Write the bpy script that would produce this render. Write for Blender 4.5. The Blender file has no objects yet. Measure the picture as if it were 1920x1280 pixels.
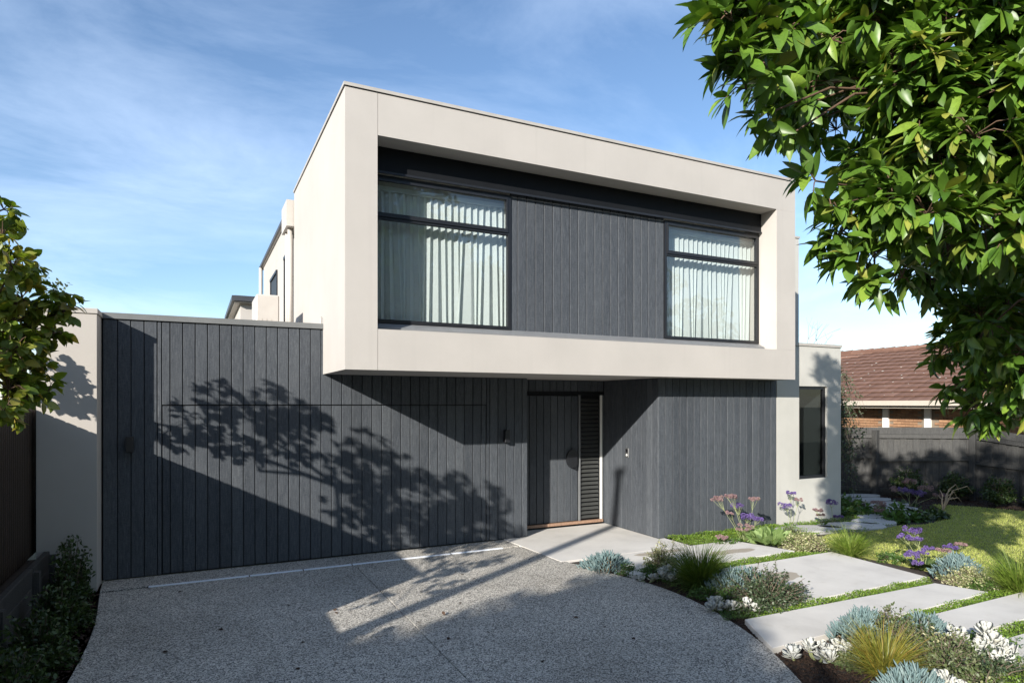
import bpy, math, random
import numpy as np
from mathutils import Matrix, Vector, Euler

R = math.radians
SC = bpy.context.scene
COL = SC.collection
random.seed(11)
RNG = np.random.default_rng(11)

# ------------------------------------------------------------------ camera
cam_d = bpy.data.cameras.new('camera')
cam = bpy.data.objects.new('camera', cam_d)
COL.objects.link(cam)
SC.camera = cam
cam.location = (0, 0, 2.2)
cam.rotation_euler = (R(90), 0, R(-26.19))
cam_d.sensor_width = 36
cam_d.lens = 1207.6 / 1920 * 36
cam_d.shift_y = (755.5 - 640) / 1920
cam_d.clip_end = 2000

# ------------------------------------------------------------------ sky, sun, exposure
SUN_TO = Vector((-1.436, -1.0, 0.71)).normalized()       # towards the sun
SUN_EL = math.asin(SUN_TO.z)
world = bpy.data.worlds.new('World')
SC.world = world
world.use_nodes = True
wn, wl = world.node_tree.nodes, world.node_tree.links
wn.clear()
w_out = wn.new('ShaderNodeOutputWorld')
w_bg = wn.new('ShaderNodeBackground')
w_bg.inputs['Strength'].default_value = 0.118
sky = wn.new('ShaderNodeTexSky')
sky.sky_type = 'NISHITA'
sky.sun_disc = False
sky.sun_elevation = SUN_EL
sky.sun_rotation = math.atan2(SUN_TO.x, SUN_TO.y)
sky.air_density = 1.0
sky.dust_density = 0.35
sky.ozone_density = 3.2
# thin cirrus: noise laid on a plane high overhead
w_tc = wn.new('ShaderNodeTexCoord')
w_sep = wn.new('ShaderNodeSeparateXYZ')
wl.new(w_tc.outputs['Generated'], w_sep.inputs[0])
w_z = wn.new('ShaderNodeMath'); w_z.operation = 'MAXIMUM'; w_z.inputs[1].default_value = 0.0
wl.new(w_sep.outputs['Z'], w_z.inputs[0])
w_za = wn.new('ShaderNodeMath'); w_za.operation = 'ADD'; w_za.inputs[1].default_value = 0.12
wl.new(w_z.outputs[0], w_za.inputs[0])
w_x = wn.new('ShaderNodeMath'); w_x.operation = 'DIVIDE'
w_y = wn.new('ShaderNodeMath'); w_y.operation = 'DIVIDE'
wl.new(w_sep.outputs['X'], w_x.inputs[0]); wl.new(w_za.outputs[0], w_x.inputs[1])
wl.new(w_sep.outputs['Y'], w_y.inputs[0]); wl.new(w_za.outputs[0], w_y.inputs[1])
w_cmb = wn.new('ShaderNodeCombineXYZ')
wl.new(w_x.outputs[0], w_cmb.inputs['X']); wl.new(w_y.outputs[0], w_cmb.inputs['Y'])
w_map = wn.new('ShaderNodeMapping')
w_map.inputs['Rotation'].default_value = (0, 0, R(-28))
w_map.inputs['Scale'].default_value = (0.75, 1.0, 1)
wl.new(w_cmb.outputs[0], w_map.inputs['Vector'])
w_n1 = wn.new('ShaderNodeTexNoise')
w_n1.inputs['Scale'].default_value = 1.25
w_n1.inputs['Detail'].default_value = 8
w_n1.inputs['Roughness'].default_value = 0.62
w_n1.inputs['Distortion'].default_value = 0.55
wl.new(w_map.outputs[0], w_n1.inputs['Vector'])
w_n2 = wn.new('ShaderNodeTexNoise')
w_n2.inputs['Scale'].default_value = 0.55
w_n2.inputs['Detail'].default_value = 3
wl.new(w_map.outputs[0], w_n2.inputs['Vector'])
w_mul = wn.new('ShaderNodeMath'); w_mul.operation = 'MULTIPLY'
wl.new(w_n1.outputs[0], w_mul.inputs[0]); wl.new(w_n2.outputs[0], w_mul.inputs[1])
w_rmp = wn.new('ShaderNodeMapRange')
w_rmp.inputs['From Min'].default_value = 0.18
w_rmp.inputs['From Max'].default_value = 0.46
w_rmp.inputs['To Min'].default_value = 0.0
w_rmp.inputs['To Max'].default_value = 0.44
wl.new(w_mul.outputs[0], w_rmp.inputs['Value'])
w_mix = wn.new('ShaderNodeMixRGB')
w_mix.inputs['Color2'].default_value = (6.6, 7.8, 9.6, 1)
wl.new(w_rmp.outputs[0], w_mix.inputs['Fac'])
wl.new(sky.outputs[0], w_mix.inputs['Color1'])
wl.new(w_mix.outputs[0], w_bg.inputs['Color'])
wl.new(w_bg.outputs[0], w_out.inputs['Surface'])

sun_d = bpy.data.lights.new('sun', 'SUN')
sun = bpy.data.objects.new('sun', sun_d)
COL.objects.link(sun)
sun_d.energy = 5.0
sun_d.angle = R(0.53)
sun_d.color = (1.0, 0.945, 0.86)
sun.rotation_euler = (-SUN_TO).to_track_quat('-Z', 'Y').to_euler()
sun.location = SUN_TO * 40

SC.view_settings.view_transform = 'Standard'
SC.view_settings.look = 'None'
SC.view_settings.exposure = 0.80
SC.view_settings.gamma = 1
SC.view_settings.use_curve_mapping = False
SC.render.engine = 'CYCLES'
SC.cycles.max_bounces = 10
SC.cycles.transparent_max_bounces = 12

# ------------------------------------------------------------------ object helpers
def tag(o, label=None, cat=None, group=None, kind=None):
    if label: o['label'] = label
    if cat: o['category'] = cat
    if group: o['group'] = group
    if kind: o['kind'] = kind
    return o

def thing(name, loc=(0, 0, 0), label=None, cat=None, group=None, kind=None):
    o = bpy.data.objects.new(name, None)
    o.empty_display_size = 0.1
    COL.objects.link(o)
    o.location = loc
    return tag(o, label, cat, group, kind)

def world_of(o):
    m = Matrix.Translation(o.location)
    return m

def link(name, me, mat=None, parent=None, local=False, kind=None):
    """one mesh object; meshes are in world coordinates unless local"""
    o = bpy.data.objects.new(name, me)
    if mat is not None and len(me.materials) == 0:
        me.materials.append(mat)
    COL.objects.link(o)
    if parent is not None:
        o.parent = parent
        if not local:
            off = Vector((0, 0, 0)); p = parent
            while p is not None:
                off += p.location; p = p.parent
            o.matrix_parent_inverse = Matrix.Translation(-off)
            if parent.matrix_parent_inverse != Matrix.Identity(4):
                # the parent mesh is itself in world coordinates
                o.matrix_parent_inverse = Matrix.Identity(4)
    if kind: o['kind'] = kind
    return o

class MB:
    """collects simple shapes into one mesh"""
    def __init__(s):
        s.v = []; s.f = []
    def add(s, vs, fs):
        n = len(s.v)
        s.v += [tuple(p) for p in vs]
        s.f += [tuple(i + n for i in f) for f in fs]
        return s
    def box(s, x0, x1, y0, y1, z0, z1):
        return s.add([(x0, y0, z0), (x1, y0, z0), (x1, y1, z0), (x0, y1, z0), (x0, y0, z1), (x1, y0, z1), (x1, y1, z1), (x0, y1, z1)],
                     [(0, 3, 2, 1), (4, 5, 6, 7), (0, 1, 5, 4), (1, 2, 6, 5), (2, 3, 7, 6), (3, 0, 4, 7)])
    def cbox(s, x0, x1, y0, y1, z0, z1, c=0.004):
        """chamfered box"""
        vs = []; ix = {}
        for ax in range(3):
            for i in (0, 1):
                for j in (0, 1):
                    for k in (0, 1):
                        p = []
                        for a, (b, lo, hi) in enumerate(((i, x0, x1), (j, y0, y1), (k, z0, z1))):
                            e = hi if b else lo
                            if a != ax: e += -c if b else c
                            p.append(e)
                        ix[(ax, i, j, k)] = len(vs); vs.append(p)
        fs = []
        g = lambda ax, i, j, k: ix[(ax, i, j, k)]
        for b in (0, 1):
            q = [g(0, b, 0, 0), g(0, b, 1, 0), g(0, b, 1, 1), g(0, b, 0, 1)]; fs.append(q if b else q[::-1])
            q = [g(1, 0, b, 0), g(1, 1, b, 0), g(1, 1, b, 1), g(1, 0, b, 1)]; fs.append(q[::-1] if b else q)
            q = [g(2, 0, 0, b), g(2, 1, 0, b), g(2, 1, 1, b), g(2, 0, 1, b)]; fs.append(q if b else q[::-1])
        for i in (0, 1):
            for j in (0, 1):
                fs.append([g(0, i, j, 0), g(1, i, j, 0), g(1, i, j, 1), g(0, i, j, 1)] if (i == j) else [g(1, i, j, 0), g(0, i, j, 0), g(0, i, j, 1), g(1, i, j, 1)])
                fs.append([g(2, i, 0, j), g(2, i, 1, j), g(0, i, 1, j), g(0, i, 0, j)] if (i == j) else [g(0, i, 0, j), g(0, i, 1, j), g(2, i, 1, j), g(2, i, 0, j)])
                fs.append([g(1, 0, i, j), g(1, 1, i, j), g(2, 1, i, j), g(2, 0, i, j)] if (i == j) else [g(2, 0, i, j), g(2, 1, i, j), g(1, 1, i, j), g(1, 0, i, j)])
                for k in (0, 1):
                    if j == 0 and False: pass
        for i in (0, 1):
            for j in (0, 1):
                for k in (0, 1):
                    t = [g(0, i, j, k), g(1, i, j, k), g(2, i, j, k)]
                    fs.append(t if (i + j + k) % 2 else t[::-1])
        return s.add(vs, fs)
    def prism(s, pts, z0, z1):
        """polygon (anticlockwise from above) between two heights"""
        n = len(pts)
        vs = [(p[0], p[1], z0) for p in pts] + [(p[0], p[1], z1) for p in pts]
        fs = [tuple(range(n - 1, -1, -1)), tuple(range(n, 2 * n))]
        fs += [(i, (i + 1) % n, n + (i + 1) % n, n + i) for i in range(n)]
        return s.add(vs, fs)
    def slab(s, pts, z0, z1, c=0.008):
        """prism with a small chamfer round its top"""
        n = len(pts)
        P = [Vector((p[0], p[1])) for p in pts]
        inn = []
        for i in range(n):
            a, b, d = P[i - 1], P[i], P[(i + 1) % n]
            e1 = (b - a).normalized(); e2 = (d - b).normalized()
            n1 = Vector((-e1.y, e1.x)); n2 = Vector((-e2.y, e2.x))
            m = (n1 + n2); m = m / max(0.3, m.dot(n1))
            inn.append(b + m * c)
        vs = [(p.x, p.y, z0) for p in P] + [(p.x, p.y, z1 - c) for p in P] + [(p.x, p.y, z1) for p in inn]
        fs = [tuple(range(n - 1, -1, -1)), tuple(range(2 * n, 3 * n))]
        for i in range(n):
            j = (i + 1) % n
            fs += [(i, j, n + j, n + i), (n + i, n + j, 2 * n + j, 2 * n + i)]
        return s.add(vs, fs)
    def tube(s, pts, rad, n=6, cap=True):
        pts = [Vector(p) for p in pts]
        if not hasattr(rad, '__len__'): rad = [rad] * len(pts)
        vs = []; fs = []
        up = Vector((0.13, 0.21, 1)).normalized()
        for i, p in enumerate(pts):
            t = (pts[min(i + 1, len(pts) - 1)] - pts[max(i - 1, 0)]).normalized()
            u = t.cross(up)
            if u.length < 0.1: u = t.cross(Vector((1, 0, 0)))
            u.normalize(); w = t.cross(u)
            for k in range(n):
                a = 2 * math.pi * k / n
                vs.append(p + (u * math.cos(a) + w * math.sin(a)) * rad[i])
        for i in range(len(pts) - 1):
            for k in range(n):
                k2 = (k + 1) % n
                fs.append((i * n + k, (i + 1) * n + k, (i + 1) * n + k2, i * n + k2))
        if cap:
            fs.append(tuple(range(n))); m = (len(pts) - 1) * n
            fs.append(tuple(range(m + n - 1, m - 1, -1)))
        return s.add(vs, fs)
    def mesh(s, name, smooth=False):
        me = bpy.data.meshes.new(name)
        me.from_pydata(s.v, [], s.f)
        if smooth:
            me.polygons.foreach_set('use_smooth', [True] * len(me.polygons))
        me.update()
        return me
    def obj(s, name, mat, parent=None, smooth=False, local=False, kind=None):
        return link(name, s.mesh(name, smooth), mat, parent, local, kind)

def np_mesh(name, V, F, smooth=False):
    """V (n,3), F (m,k) with constant k"""
    V = np.ascontiguousarray(V, dtype=np.float32); F = np.ascontiguousarray(F, dtype=np.int32)
    me = bpy.data.meshes.new(name)
    m, k = F.shape
    me.vertices.add(len(V)); me.vertices.foreach_set('co', V.ravel())
    me.loops.add(m * k); me.loops.foreach_set('vertex_index', F.ravel())
    me.polygons.add(m)
    me.polygons.foreach_set('loop_start', np.arange(0, m * k, k, dtype=np.int32))
    try:
        me.polygons.foreach_set('loop_total', np.full(m, k, dtype=np.int32))
    except Exception:
        pass
    if smooth:
        me.polygons.foreach_set('use_smooth', np.ones(m, dtype=bool))
    me.update(calc_edges=True)
    return me

def unit(a):
    return a / np.maximum(1e-9, np.linalg.norm(a, axis=-1, keepdims=True))

def frames(D, N):
    """rotation matrices with columns (D, side, normal)"""
    D = unit(D); S = unit(np.cross(N, D)); N2 = np.cross(D, S)
    return np.stack([D, S, N2], axis=-1)

def bake(pos, rot, scale, base_v, base_f):
    base_v = np.asarray(base_v, float); base_f = np.asarray(base_f, int)
    n = len(pos)
    scale = np.asarray(scale, float)
    if scale.ndim == 1: scale = scale[:, None]
    bv = base_v[None] * scale[:, None, :]
    V = np.einsum('nij,nkj->nki', rot, bv) + pos[:, None, :]
    F = base_f[None] + (np.arange(n) * len(base_v))[:, None, None]
    return V.reshape(-1, 3), F.reshape(-1, base_f.shape[1])

def leaf_shape(w=0.35, fold=0.12, droop=0.18, wide_at=0.45, st=4, tip=0.03, stalk=0.0):
    """triangulated leaf along +X, length 1"""
    vs = []; fs = []
    for i in range(st + 1):
        t = i / st
        x = stalk + (1 - stalk) * t
        p = math.log(0.5) / math.log(wide_at)
        hw = w * 0.5 * (math.sin(math.pi * t ** p) ** 0.85 if 0 < t < 1 else 0) + (tip * 0.2 if 0 < t < 1 else 0)
        z = -droop * t * t
        if i in (0, st):
            vs.append((x if i else 0, 0, z))
        else:
            vs += [(x, -hw, z + fold * hw * 2), (x, 0, z), (x, hw, z + fold * hw * 2)]
    n = len(vs)
    fs += [(0, 1, 2), (0, 2, 3)]
    for i in range(st - 2):
        a = 1 + 3 * i
        fs += [(a, a + 3, a + 4), (a, a + 4, a + 1), (a + 1, a + 4, a + 5), (a + 1, a + 5, a + 2)]
    a = 1 + 3 * (st - 2)
    fs += [(a, n - 1, a + 1), (a + 1, n - 1, a + 2)]
    return np.array(vs), np.array(fs)

def rand_dirs(n, up=0.0, rng=RNG):
    d = rng.normal(size=(n, 3)); d = unit(d); d[:, 2] += up
    return unit(d)

CAMF = np.array([math.sin(R(26.19)), math.cos(R(26.19)), 0]); CAMR = np.array([math.cos(R(26.19)), -math.sin(R(26.19)), 0])
def seen_size(pos, length):
    """rough size in photo pixels (1920 wide), zero when outside the frame"""
    p = pos - np.array([0, 0, 2.2])
    f = p @ CAMF; r = p @ CAMR
    f = np.where(f < 0.3, 1e9, f)
    px = 960 + 1207.6 * r / f; py = 755.5 - 1207.6 * p[:, 2] / f
    ok = (px > -20) & (px < 1940) & (py > -20) & (py < 1300)
    return np.where(ok, 1207.6 * length / f, 0)

def leaves(root, pos, rot, scale, shapes, mat, limit=300, minpx=13, name='leaf', mass='foliage', rank=None):
    """the leaves that show largest become parts of their own, the rest one mass"""
    pos = np.asarray(pos, float); n = len(pos)
    scale = np.asarray(scale, float)
    ln = scale if scale.ndim == 1 else scale[:, 0]
    px = seen_size(pos, ln)
    if rank is not None: px = px * (1 + rank)
    order = np.argsort(-px)
    big = [i for i in order[:limit] if px[i] > minpx]
    bs = set(big)
    rest = np.array([i for i in range(n) if i not in bs], int)
    metas = []
    for k, (v, f) in enumerate(shapes):
        me = np_mesh(name, v, f, True)
        me.materials.append(mat); metas.append(me)
    off = root.location
    for i in big:
        o = bpy.data.objects.new(name, metas[i % len(shapes)])
        COL.objects.link(o)
        o.parent = root
        M = Matrix([list(r) for r in rot[i]]).to_4x4()
        sc = scale[i] if scale.ndim > 1 else (scale[i],) * 3
        o.matrix_parent_inverse = Matrix.Identity(4)
        o.matrix_basis = Matrix.Translation(Vector(pos[i]) - off) @ M @ Matrix.Diagonal((*sc, 1))
    if len(rest):
        Vs = []; Fs = []; c = 0
        for k, (v, f) in enumerate(shapes):
            r = rest[rest % len(shapes) == k]
            if not len(r): continue
            V, F = bake(pos[r] - np.array(off), rot[r], scale[r], v, f)
            Vs.append(V); Fs.append(F + c); c += len(V)
        me = np_mesh(mass, np.concatenate(Vs), np.concatenate(Fs), True)
        o = link(mass, me, mat, root, local=True)
        o['kind'] = 'stuff'
    return root
# ------------------------------------------------------------------ materials
def new_mat(name):
    m = bpy.data.materials.new(name); m.use_nodes = True
    nt = m.node_tree; nt.nodes.clear()
    out = nt.nodes.new('ShaderNodeOutputMaterial')
    b = nt.nodes.new('ShaderNodeBsdfPrincipled')
    nt.links.new(b.outputs[0], out.inputs['Surface'])
    return m, nt, b, out

def nd(nt, typ, **kw):
    n = nt.nodes.new(typ)
    for k, v in kw.items():
        if k in n.inputs: n.inputs[k].default_value = v
        else: setattr(n, k, v)
    return n

def ramp(nt, fac, stops):
    r = nt.nodes.new('ShaderNodeValToRGB')
    e = r.color_ramp.elements
    while len(e) < len(stops): e.new(0.5)
    for i, (p, c) in enumerate(stops):
        e[i].position = p; e[i].color = (*c, 1) if len(c) == 3 else c
    nt.links.new(fac, r.inputs[0])
    return r.outputs[0]

def coords(nt, scale=(1, 1, 1), shift_by_object=False):
    tc = nt.nodes.new('ShaderNodeTexCoord')
    mp = nt.nodes.new('ShaderNodeMapping')
    mp.inputs['Scale'].default_value = scale
    nt.links.new(tc.outputs['Object'], mp.inputs[0])
    if shift_by_object:
        oi = nt.nodes.new('ShaderNodeObjectInfo')
        cm = nt.nodes.new('ShaderNodeVectorMath'); cm.operation = 'SCALE'
        cm.inputs[0].default_value = (37.1, 53.7, 91.3)
        nt.links.new(oi.outputs['Random'], cm.inputs['Scale'])
        nt.links.new(cm.outputs[0], mp.inputs['Location'])
    return mp.outputs[0]

def noise(nt, vec, scale, detail=4, rough=0.55, dist=0.0):
    n = nt.nodes.new('ShaderNodeTexNoise')
    n.inputs['Scale'].default_value = scale; n.inputs['Detail'].default_value = detail
    n.inputs['Roughness'].default_value = rough; n.inputs['Distortion'].default_value = dist
    nt.links.new(vec, n.inputs['Vector'])
    return n.outputs[0]

def bump(nt, b, height, strength, dist):
    n = nt.nodes.new('ShaderNodeBump')
    n.inputs['Strength'].default_value = strength; n.inputs['Distance'].default_value = dist
    nt.links.new(height, n.inputs['Height'])
    nt.links.new(n.outputs[0], b.inputs['Normal'])

def mixc(nt, fac, a, b, blend='MIX'):
    n = nt.nodes.new('ShaderNodeMixRGB'); n.blend_type = blend
    for s, v in ((n.inputs['Fac'], fac), (n.inputs['Color1'], a), (n.inputs['Color2'], b)):
        if hasattr(v, 'links'): nt.links.new(v, s)
        elif hasattr(v, '__len__'): s.default_value = (*v, 1) if len(v) == 3 else v
        else: s.default_value = v
    return n.outputs[0]

def plain(name, col, rough=0.6, metal=0.0, var=0.12, scale=6.0, bmp=0.0, bscale=60, spec=None):
    m, nt, b, _ = new_mat(name)
    v = coords(nt)
    f = noise(nt, v, scale, 5)
    lo = tuple(c * (1 - var) for c in col); hi = tuple(min(1, c * (1 + var)) for c in col)
    nt.links.new(ramp(nt, f, [(0.3, lo), (0.7, hi)]), b.inputs['Base Color'])
    b.inputs['Roughness'].default_value = rough; b.inputs['Metallic'].default_value = metal
    if spec is not None: b.inputs['Specular IOR Level'].default_value = spec
    if bmp: bump(nt, b, noise(nt, v, bscale, 6), bmp, 0.003)
    return m

def render_coat(name, col, mott=0.05):
    """acrylic render: very fine sand grain, faint trowel clouding and run-down dust"""
    m, nt, b, _ = new_mat(name)
    v = coords(nt)
    f = noise(nt, v, 0.9, 6, 0.6)
    base = ramp(nt, f, [(0.25, tuple(c * (1 - mott) for c in col)), (0.75, tuple(min(1, c * (1 + mott)) for c in col))])
    vs = coords(nt, (9, 9, 0.35))
    st = noise(nt, vs, 1.0, 4)
    base = mixc(nt, ramp(nt, st, [(0.55, (0, 0, 0)), (0.8, (0.22, 0.22, 0.22))]), base, tuple(c * 0.78 for c in col))
    nt.links.new(base, b.inputs['Base Color'])
    b.inputs['Roughness'].default_value = 0.85; b.inputs['Specular IOR Level'].default_value = 0.25
    bump(nt, b, noise(nt, v, 260, 3), 0.22, 0.002)
    return m

def rough_board(name, col, light):
    """rough-sawn stained board; grain runs along Z, every board differs"""
    m, nt, b, _ = new_mat(name)
    v = coords(nt, (1, 1, 0.10), True)
    g = noise(nt, v, 70, 6, 0.62, 0.9)
    vb = coords(nt, (1, 1, 0.25), True)
    big = noise(nt, vb, 5, 4, 0.6, 0.6)
    saw = coords(nt, (0.25, 0.25, 1), True)
    sw = noise(nt, saw, 150, 3, 0.6)
    c = ramp(nt, g, [(0.28, tuple(x * 0.75 for x in col)), (0.5, tuple(x * 1.25 for x in col)), (0.74, light)])
    c = mixc(nt, ramp(nt, big, [(0.35, (0.0,) * 3), (0.72, (0.6,) * 3)]), c, tuple((x + y) * 0.5 for x, y in zip(col, light)))
    c = mixc(nt, ramp(nt, sw, [(0.48, (0.0,) * 3), (0.7, (0.5,) * 3)]), c, light)
    oi = nt.nodes.new('ShaderNodeObjectInfo')
    k = ramp(nt, oi.outputs['Random'], [(0, (0.86,) * 3), (0.5, (0.98,) * 3), (1, (1.13, 1.12, 1.10))])
    c = mixc(nt, 1.0, c, k, 'MULTIPLY')
    nt.links.new(c, b.inputs['Base Color'])
    b.inputs['Roughness'].default_value = 0.56
    b.inputs['Specular IOR Level'].default_value = 0.2
    h = nt.nodes.new('ShaderNodeMath'); h.operation = 'ADD'
    nt.links.new(g, h.inputs[0]); nt.links.new(sw, h.inputs[1])
    bump(nt, b, h.outputs[0], 0.55, 0.0035)
    return m

def aggregate(name):
    """exposed aggregate: rounded pebbles of mixed colour in grey paste"""
    m, nt, b, _ = new_mat(name)
    v = coords(nt)
    wob = noise(nt, v, 40, 2)
    vo = nd(nt, 'ShaderNodeTexVoronoi', feature='F1'); vo.inputs['Scale'].default_value = 96; vo.inputs['Randomness'].default_value = 1
    nt.links.new(v, vo.inputs['Vector'])
    ve = nd(nt, 'ShaderNodeTexVoronoi', feature='DISTANCE_TO_EDGE'); ve.inputs['Scale'].default_value = 96
    nt.links.new(v, ve.inputs['Vector'])
    sp = nt.nodes.new('ShaderNodeSeparateColor'); nt.links.new(vo.outputs['Color'], sp.inputs[0])
    peb = ramp(nt, sp.outputs[0], [(0.0, (0.022, 0.024, 0.028)), (0.30, (0.07, 0.072, 0.075)), (0.40, (0.38, 0.36, 0.32)), (0.6, (0.58, 0.55, 0.50)), (0.85, (0.80, 0.77, 0.71)), (1.0, (0.86, 0.83, 0.78))])
    edge = ramp(nt, ve.outputs['Distance'], [(0.0, (1, 1, 1)), (0.14, (0, 0, 0))])
    c = mixc(nt, edge, peb, (0.38, 0.36, 0.325))
    v2 = nd(nt, 'ShaderNodeTexVoronoi', feature='F1'); v2.inputs['Scale'].default_value = 210
    nt.links.new(v, v2.inputs['Vector'])
    s2 = nt.nodes.new('ShaderNodeSeparateColor'); nt.links.new(v2.outputs['Color'], s2.inputs[0])
    fine = ramp(nt, s2.outputs[1], [(0.0, (0.7,) * 3), (0.5, (1.0,) * 3), (1.0, (1.22, 1.2, 1.16))])
    c = mixc(nt, 0.7, c, fine, 'MULTIPLY')
    st = noise(nt, v, 0.8, 6, 0.62)
    c = mixc(nt, 1.0, c, ramp(nt, st, [(0.3, (0.74, 0.725, 0.70)), (0.5, (0.96, 0.95, 0.93)), (0.7, (1.08, 1.06, 1.03))]), 'MULTIPLY')
    nt.links.new(c, b.inputs['Base Color'])
    b.inputs['Roughness'].default_value = 0.62
    hh = nt.nodes.new('ShaderNodeMath'); hh.operation = 'MINIMUM'; hh.inputs[1].default_value = 0.25
    nt.links.new(ve.outputs['Distance'], hh.inputs[0])
    bump(nt, b, hh.outputs[0], 0.6, 0.012)
    return m

def concrete(name, col, stains=()):
    """honed concrete with faint clouding; stains are damp marks (x, y, rx, ry) in object space"""
    m, nt, b, _ = new_mat(name)
    v = coords(nt)
    f = noise(nt, v, 1.6, 7, 0.62)
    c = ramp(nt, f, [(0.28, tuple(x * 0.82 for x in col)), (0.5, tuple(x * 0.97 for x in col)), (0.72, tuple(x * 1.06 for x in col))])
    pv = nd(nt, 'ShaderNodeTexVoronoi', feature='F1'); pv.inputs['Scale'].default_value = 34; nt.links.new(v, pv.inputs['Vector'])
    c = mixc(nt, ramp(nt, pv.outputs['Distance'], [(0.0, (0.5,) * 3), (0.10, (0.0,) * 3)]), c, tuple(x * 0.45 for x in col))
    c = mixc(nt, ramp(nt, noise(nt, v, 5.5, 6, 0.7), [(0.56, (0, 0, 0)), (0.72, (0.35,) * 3)]), c, (col[0] * 0.72, col[1] * 0.68, col[2] * 0.62))
    sp = noise(nt, v, 130, 3)
    c = mixc(nt, ramp(nt, sp, [(0.62, (0, 0, 0)), (0.78, (0.25,) * 3)]), c, tuple(x * 0.6 for x in col))
    rough = 0.7
    for (sx, sy, rx, ry) in stains:
        mp = nt.nodes.new('ShaderNodeMapping'); mp.vector_type = 'TEXTURE'
        mp.inputs['Location'].default_value = (sx, sy, 0); mp.inputs['Scale'].default_value = (rx, ry, 1)
        tc = nt.nodes.new('ShaderNodeTexCoord'); nt.links.new(tc.outputs['Object'], mp.inputs[0])
        sep = nt.nodes.new('ShaderNodeSeparateXYZ'); nt.links.new(mp.outputs[0], sep.inputs[0])
        cb = nt.nodes.new('ShaderNodeCombineXYZ'); nt.links.new(sep.outputs[0], cb.inputs[0]); nt.links.new(sep.outputs[1], cb.inputs[1])
        ln = nt.nodes.new('ShaderNodeVectorMath'); ln.operation = 'LENGTH'; nt.links.new(cb.outputs[0], ln.inputs[0])
        wb = nt.nodes.new('ShaderNodeMath'); wb.operation = 'MULTIPLY_ADD'; wb.inputs[1].default_value = 0.9
        nt.links.new(noise(nt, v, 3.0, 3), wb.inputs[0]); nt.links.new(ln.outputs['Value'], wb.inputs[2])
        k = ramp(nt, wb.outputs[0], [(0.0, (0.85,) * 3), (0.96, (0.85,) * 3), (1.0, (0, 0, 0))])
        c = mixc(nt, k, c, (col[0] * 0.52, col[1] * 0.46, col[2] * 0.38))
    nt.links.new(c, b.inputs['Base Color'])
    b.inputs['Roughness'].default_value = rough
    bump(nt, b, noise(nt, v, 90, 5), 0.12, 0.002)
    return m

def glass(name, tint=(0.96, 0.985, 0.985), strength=1.0):
    m = bpy.data.materials.new(name); m.use_nodes = True
    nt = m.node_tree; nt.nodes.clear()
    out = nt.nodes.new('ShaderNodeOutputMaterial')
    tr = nt.nodes.new('ShaderNodeBsdfTransparent'); tr.inputs[0].default_value = (*tint, 1)
    gl = nt.nodes.new('ShaderNodeBsdfGlossy'); gl.inputs['Roughness'].default_value = 0.0
    # mirror share by viewing angle (Schlick), the same on both faces of the pane
    ge = nt.nodes.new('ShaderNodeNewGeometry')
    dt = nt.nodes.new('ShaderNodeVectorMath'); dt.operation = 'DOT_PRODUCT'
    nt.links.new(ge.outputs['Incoming'], dt.inputs[0]); nt.links.new(ge.outputs['Normal'], dt.inputs[1])
    ab = nt.nodes.new('ShaderNodeMath'); ab.operation = 'ABSOLUTE'; nt.links.new(dt.outputs['Value'], ab.inputs[0])
    om = nt.nodes.new('ShaderNodeMath'); om.operation = 'SUBTRACT'; om.inputs[0].default_value = 1.0; nt.links.new(ab.outputs[0], om.inputs[1])
    pw = nt.nodes.new('ShaderNodeMath'); pw.operation = 'POWER'; pw.inputs[1].default_value = 5.0; nt.links.new(om.outputs[0], pw.inputs[0])
    fr = nt.nodes.new('ShaderNodeMath'); fr.operation = 'MULTIPLY_ADD'; fr.inputs[1].default_value = 0.95; fr.inputs[2].default_value = 0.05
    nt.links.new(pw.outputs[0], fr.inputs[0])
    # gentle waviness of a big pane
    v = coords(nt)
    bp = nt.nodes.new('ShaderNodeBump'); bp.inputs['Strength'].default_value = 0.02; bp.inputs['Distance'].default_value = 0.01
    nt.links.new(noise(nt, v, 1.1, 1), bp.inputs['Height'])
    nt.links.new(bp.outputs[0], gl.inputs['Normal'])
    mu = nt.nodes.new('ShaderNodeMath'); mu.operation = 'MULTIPLY'; mu.inputs[1].default_value = 1.7 * strength; mu.use_clamp = True
    nt.links.new(fr.outputs[0], mu.inputs[0])
    mx = nt.nodes.new('ShaderNodeMixShader')
    nt.links.new(mu.outputs[0], mx.inputs[0]); nt.links.new(tr.outputs[0], mx.inputs[1]); nt.links.new(gl.outputs[0], mx.inputs[2])
    nt.links.new(mx.outputs[0], out.inputs['Surface'])
    return m

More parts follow.
